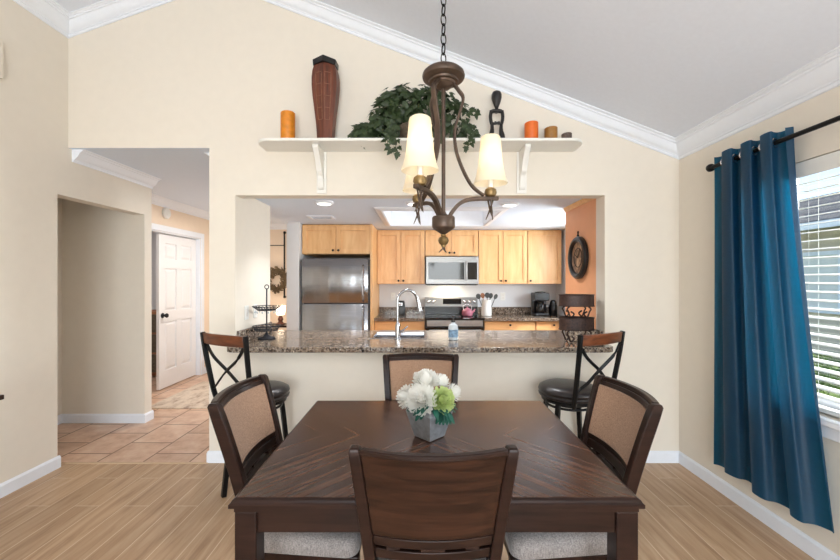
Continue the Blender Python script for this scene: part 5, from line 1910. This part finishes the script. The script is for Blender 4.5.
# wreath
MT['wreath'] = plain('dried_leaf', srgb(108, 90, 66), 0.8, noise=0.4, scale=25)
wrx, wry, wrz = -2.62, 7.04, 1.42
m = M()
rnd = random.Random(9)
for k in range(520):
    a = rnd.uniform(0, 2 * PI)
    rr = 0.165 + rnd.gauss(0, 0.028)
    p = Vector((wrx + rr * math.cos(a), wry - abs(rnd.gauss(0, 0.022)), wrz + rr * math.sin(a)))
    d = Vector((-math.sin(a) + rnd.uniform(-0.8, 0.8) + 0.7 * math.cos(a) * rnd.choice((-1, 1)), rnd.uniform(-0.7, 0.0), math.cos(a) + rnd.uniform(-0.8, 0.8) + 0.7 * math.sin(a) * rnd.choice((-1, 1))))
    petal(m, p, d, (0, -1, 0.1), rnd.uniform(0.05, 0.085), 0.022, 0.15, 2)
wr = thing('wreath', 'round dried-leaf wreath hanging on the peach wall at the end of the hall', 'wreath', (wrx, wry, wrz))
m.build('leaves', MT['wreath'], wr, world=True, smooth=0)
M().torus((wrx, wry + 0.02, wrz), 0.165, 0.014, 36, 8, 'Y').build('hoop', MT['tool_wood'], wr, world=True)
br_ = thing('wall_bar', 'slim black vertical iron bar mounted beside the wreath', 'wall bar', (-2.485, 7.04, 1.1))
M().box(-2.496, -2.474, 7.045, 7.065, 1.12, 2.28).build('bar', MT['black'], br_, world=True, smooth=0)
for z in (1.11, 2.29):
    M().lathe([(0.02, 7.099), (0.02, 7.075), (0.025, 7.06), (0.012, 7.04)], (-2.485, 0, z), 16, 'Y').build('mount', MT['black'], br_, world=True)
M().box(-3.26, -2.50, 7.09, 7.0995, 2.05, 2.064).build('picture_rail', MT['iron'], br_, world=True, smooth=0)
# small lamp on a side table
sdx, sdy = -2.30, 6.35
sdt = thing('side_table', 'small dark side table behind the bar carrying a lit lamp', 'table', (sdx, sdy, 0))
M().box(sdx - 0.3, sdx + 0.3, sdy - 0.2, sdy + 0.2, 0.66, 0.69).build('top', MT['dark_wood'], sdt, world=True, smooth=0, bevel=0.004)
for sx in (-1, 1):
    for sy in (-1, 1):
        M().box(sdx + sx * 0.26 - 0.02, sdx + sx * 0.26 + 0.02, sdy + sy * 0.16 - 0.02, sdy + sy * 0.16 + 0.02, 0, 0.6595).build('leg', MT['dark_wood'], sdt, world=True, smooth=0)
lp = thing('table_lamp', 'small lit table lamp with glowing cream shade below the wreath', 'lamp', (sdx, sdy, 0.69))
M().lathe([(0.07, 0.6905), (0.075, 0.70), (0.05, 0.715), (0.03, 0.74), (0.045, 0.775), (0.03, 0.81), (0.02, 0.83), (0.035, 0.838)], (sdx, sdy, 0), 20).build('base', MT['vase_wood'], lp, world=True)
M().lathe([(0.045, 0.839), (0.065, 0.85), (0.078, 0.92), (0.080, 0.99), (0.075, 0.995)], (sdx, sdy, 0), 24).build('lamp_shade', emis('glowing_shade', (1, 0.86, 0.66, 1), 1.6), lp, world=True)
d = bpy.data.lights.new('table_lamp_bulb', 'POINT'); d.energy = 6; d.color = (1, 0.8, 0.58); d.shadow_soft_size = 0.06
lo = bpy.data.objects.new('table_lamp_bulb', d); lo.location = (sdx, sdy, 1.08); COL.objects.link(lo)
# wicker chest beyond the hall door
wk = thing('wicker_chest', 'brown wicker drawer chest glimpsed past the edge of the white hall door', 'chest', (-3.95, 5.75, 0))
M().box(-4.25, -3.62, 5.6, 6.0, 0.03, 0.96).build('body', MT['tool_wood'], wk, world=True, smooth=0)
for k in range(3):
    dd = M().box(-4.21, -3.66, 5.575, 5.599, 0.08 + k * 0.29, 0.34 + k * 0.29).build('drawer', MT['basket'], wk, world=True, smooth=0, bevel=0.006)
    M().torus((-3.93, 5.57, 0.21 + k * 0.29), 0.03, 0.005, 20, 6, 'Y').build('ring_pull', MT['black'], dd, origin=wk.location)
area_lamp('bedroom_fill', (-4.3, 4.6, 2.4), (0, 0, -1), 0.8, 0.8, 9, (1, 0.97, 0.94))  # unseen area lamp below the ceiling; this room has no window
# small door stop
ds = thing('door_stop', 'small red-brown carved animal door stop on the hall floor past the door', 'door stop', (-3.12, 5.98, 0))
m = M().lathe([(0.02, 0.06), (0.05, 0.075), (0.055, 0.12), (0.04, 0.155), (0.01, 0.165)], (-3.12, 5.98, 0), 16)
for sx in (-1, 1):
    for sy in (-1, 1):
        m.tube([(-3.12 + sx * 0.03, 5.98 + sy * 0.03, 0.001), (-3.12 + sx * 0.025, 5.98 + sy * 0.025, 0.09)], 0.012, 8)
m.build('body', MT['vase_wood'], ds, world=True)
M().ball((-3.07, 5.95, 0.19), 0.035, 14, 10).build('head', MT['vase_wood'], ds, world=True)

# ------------------------------------------------------------------ left edge of the picture
cs = thing('console_table', 'dark console table against the wall at the picture edge, only its corner showing', 'table', (-2.53, 1.5, 0))
M().box(-2.715, -2.352, 0.95, 2.18, 0.745, 0.772).build('top', MT['dark_wood'], cs, world=True, smooth=0, bevel=0.004)
for x in (-2.69, -2.40):
    for y in (1.0, 2.135):
        M().box(x - 0.02, x + 0.02, y - 0.02, y + 0.02, 0, 0.7445).build('leg', MT['black'], cs, world=True, smooth=0)
dc = thing('door_chime', 'plain cream door chime box high on the wall at the picture edge', 'door chime', (XL, 2.38, 2.85))
M().box(XL + 0.0006, XL + 0.03, 2.25, 2.505, 2.725, 2.97).build('cover', MT['wall'], dc, world=True, smooth=0, bevel=0.004)
M().box(XL + 0.0305, XL + 0.032, 2.29, 2.46, 2.80, 2.806).build('slot', MT['white_plastic'], dc, world=True, smooth=0)
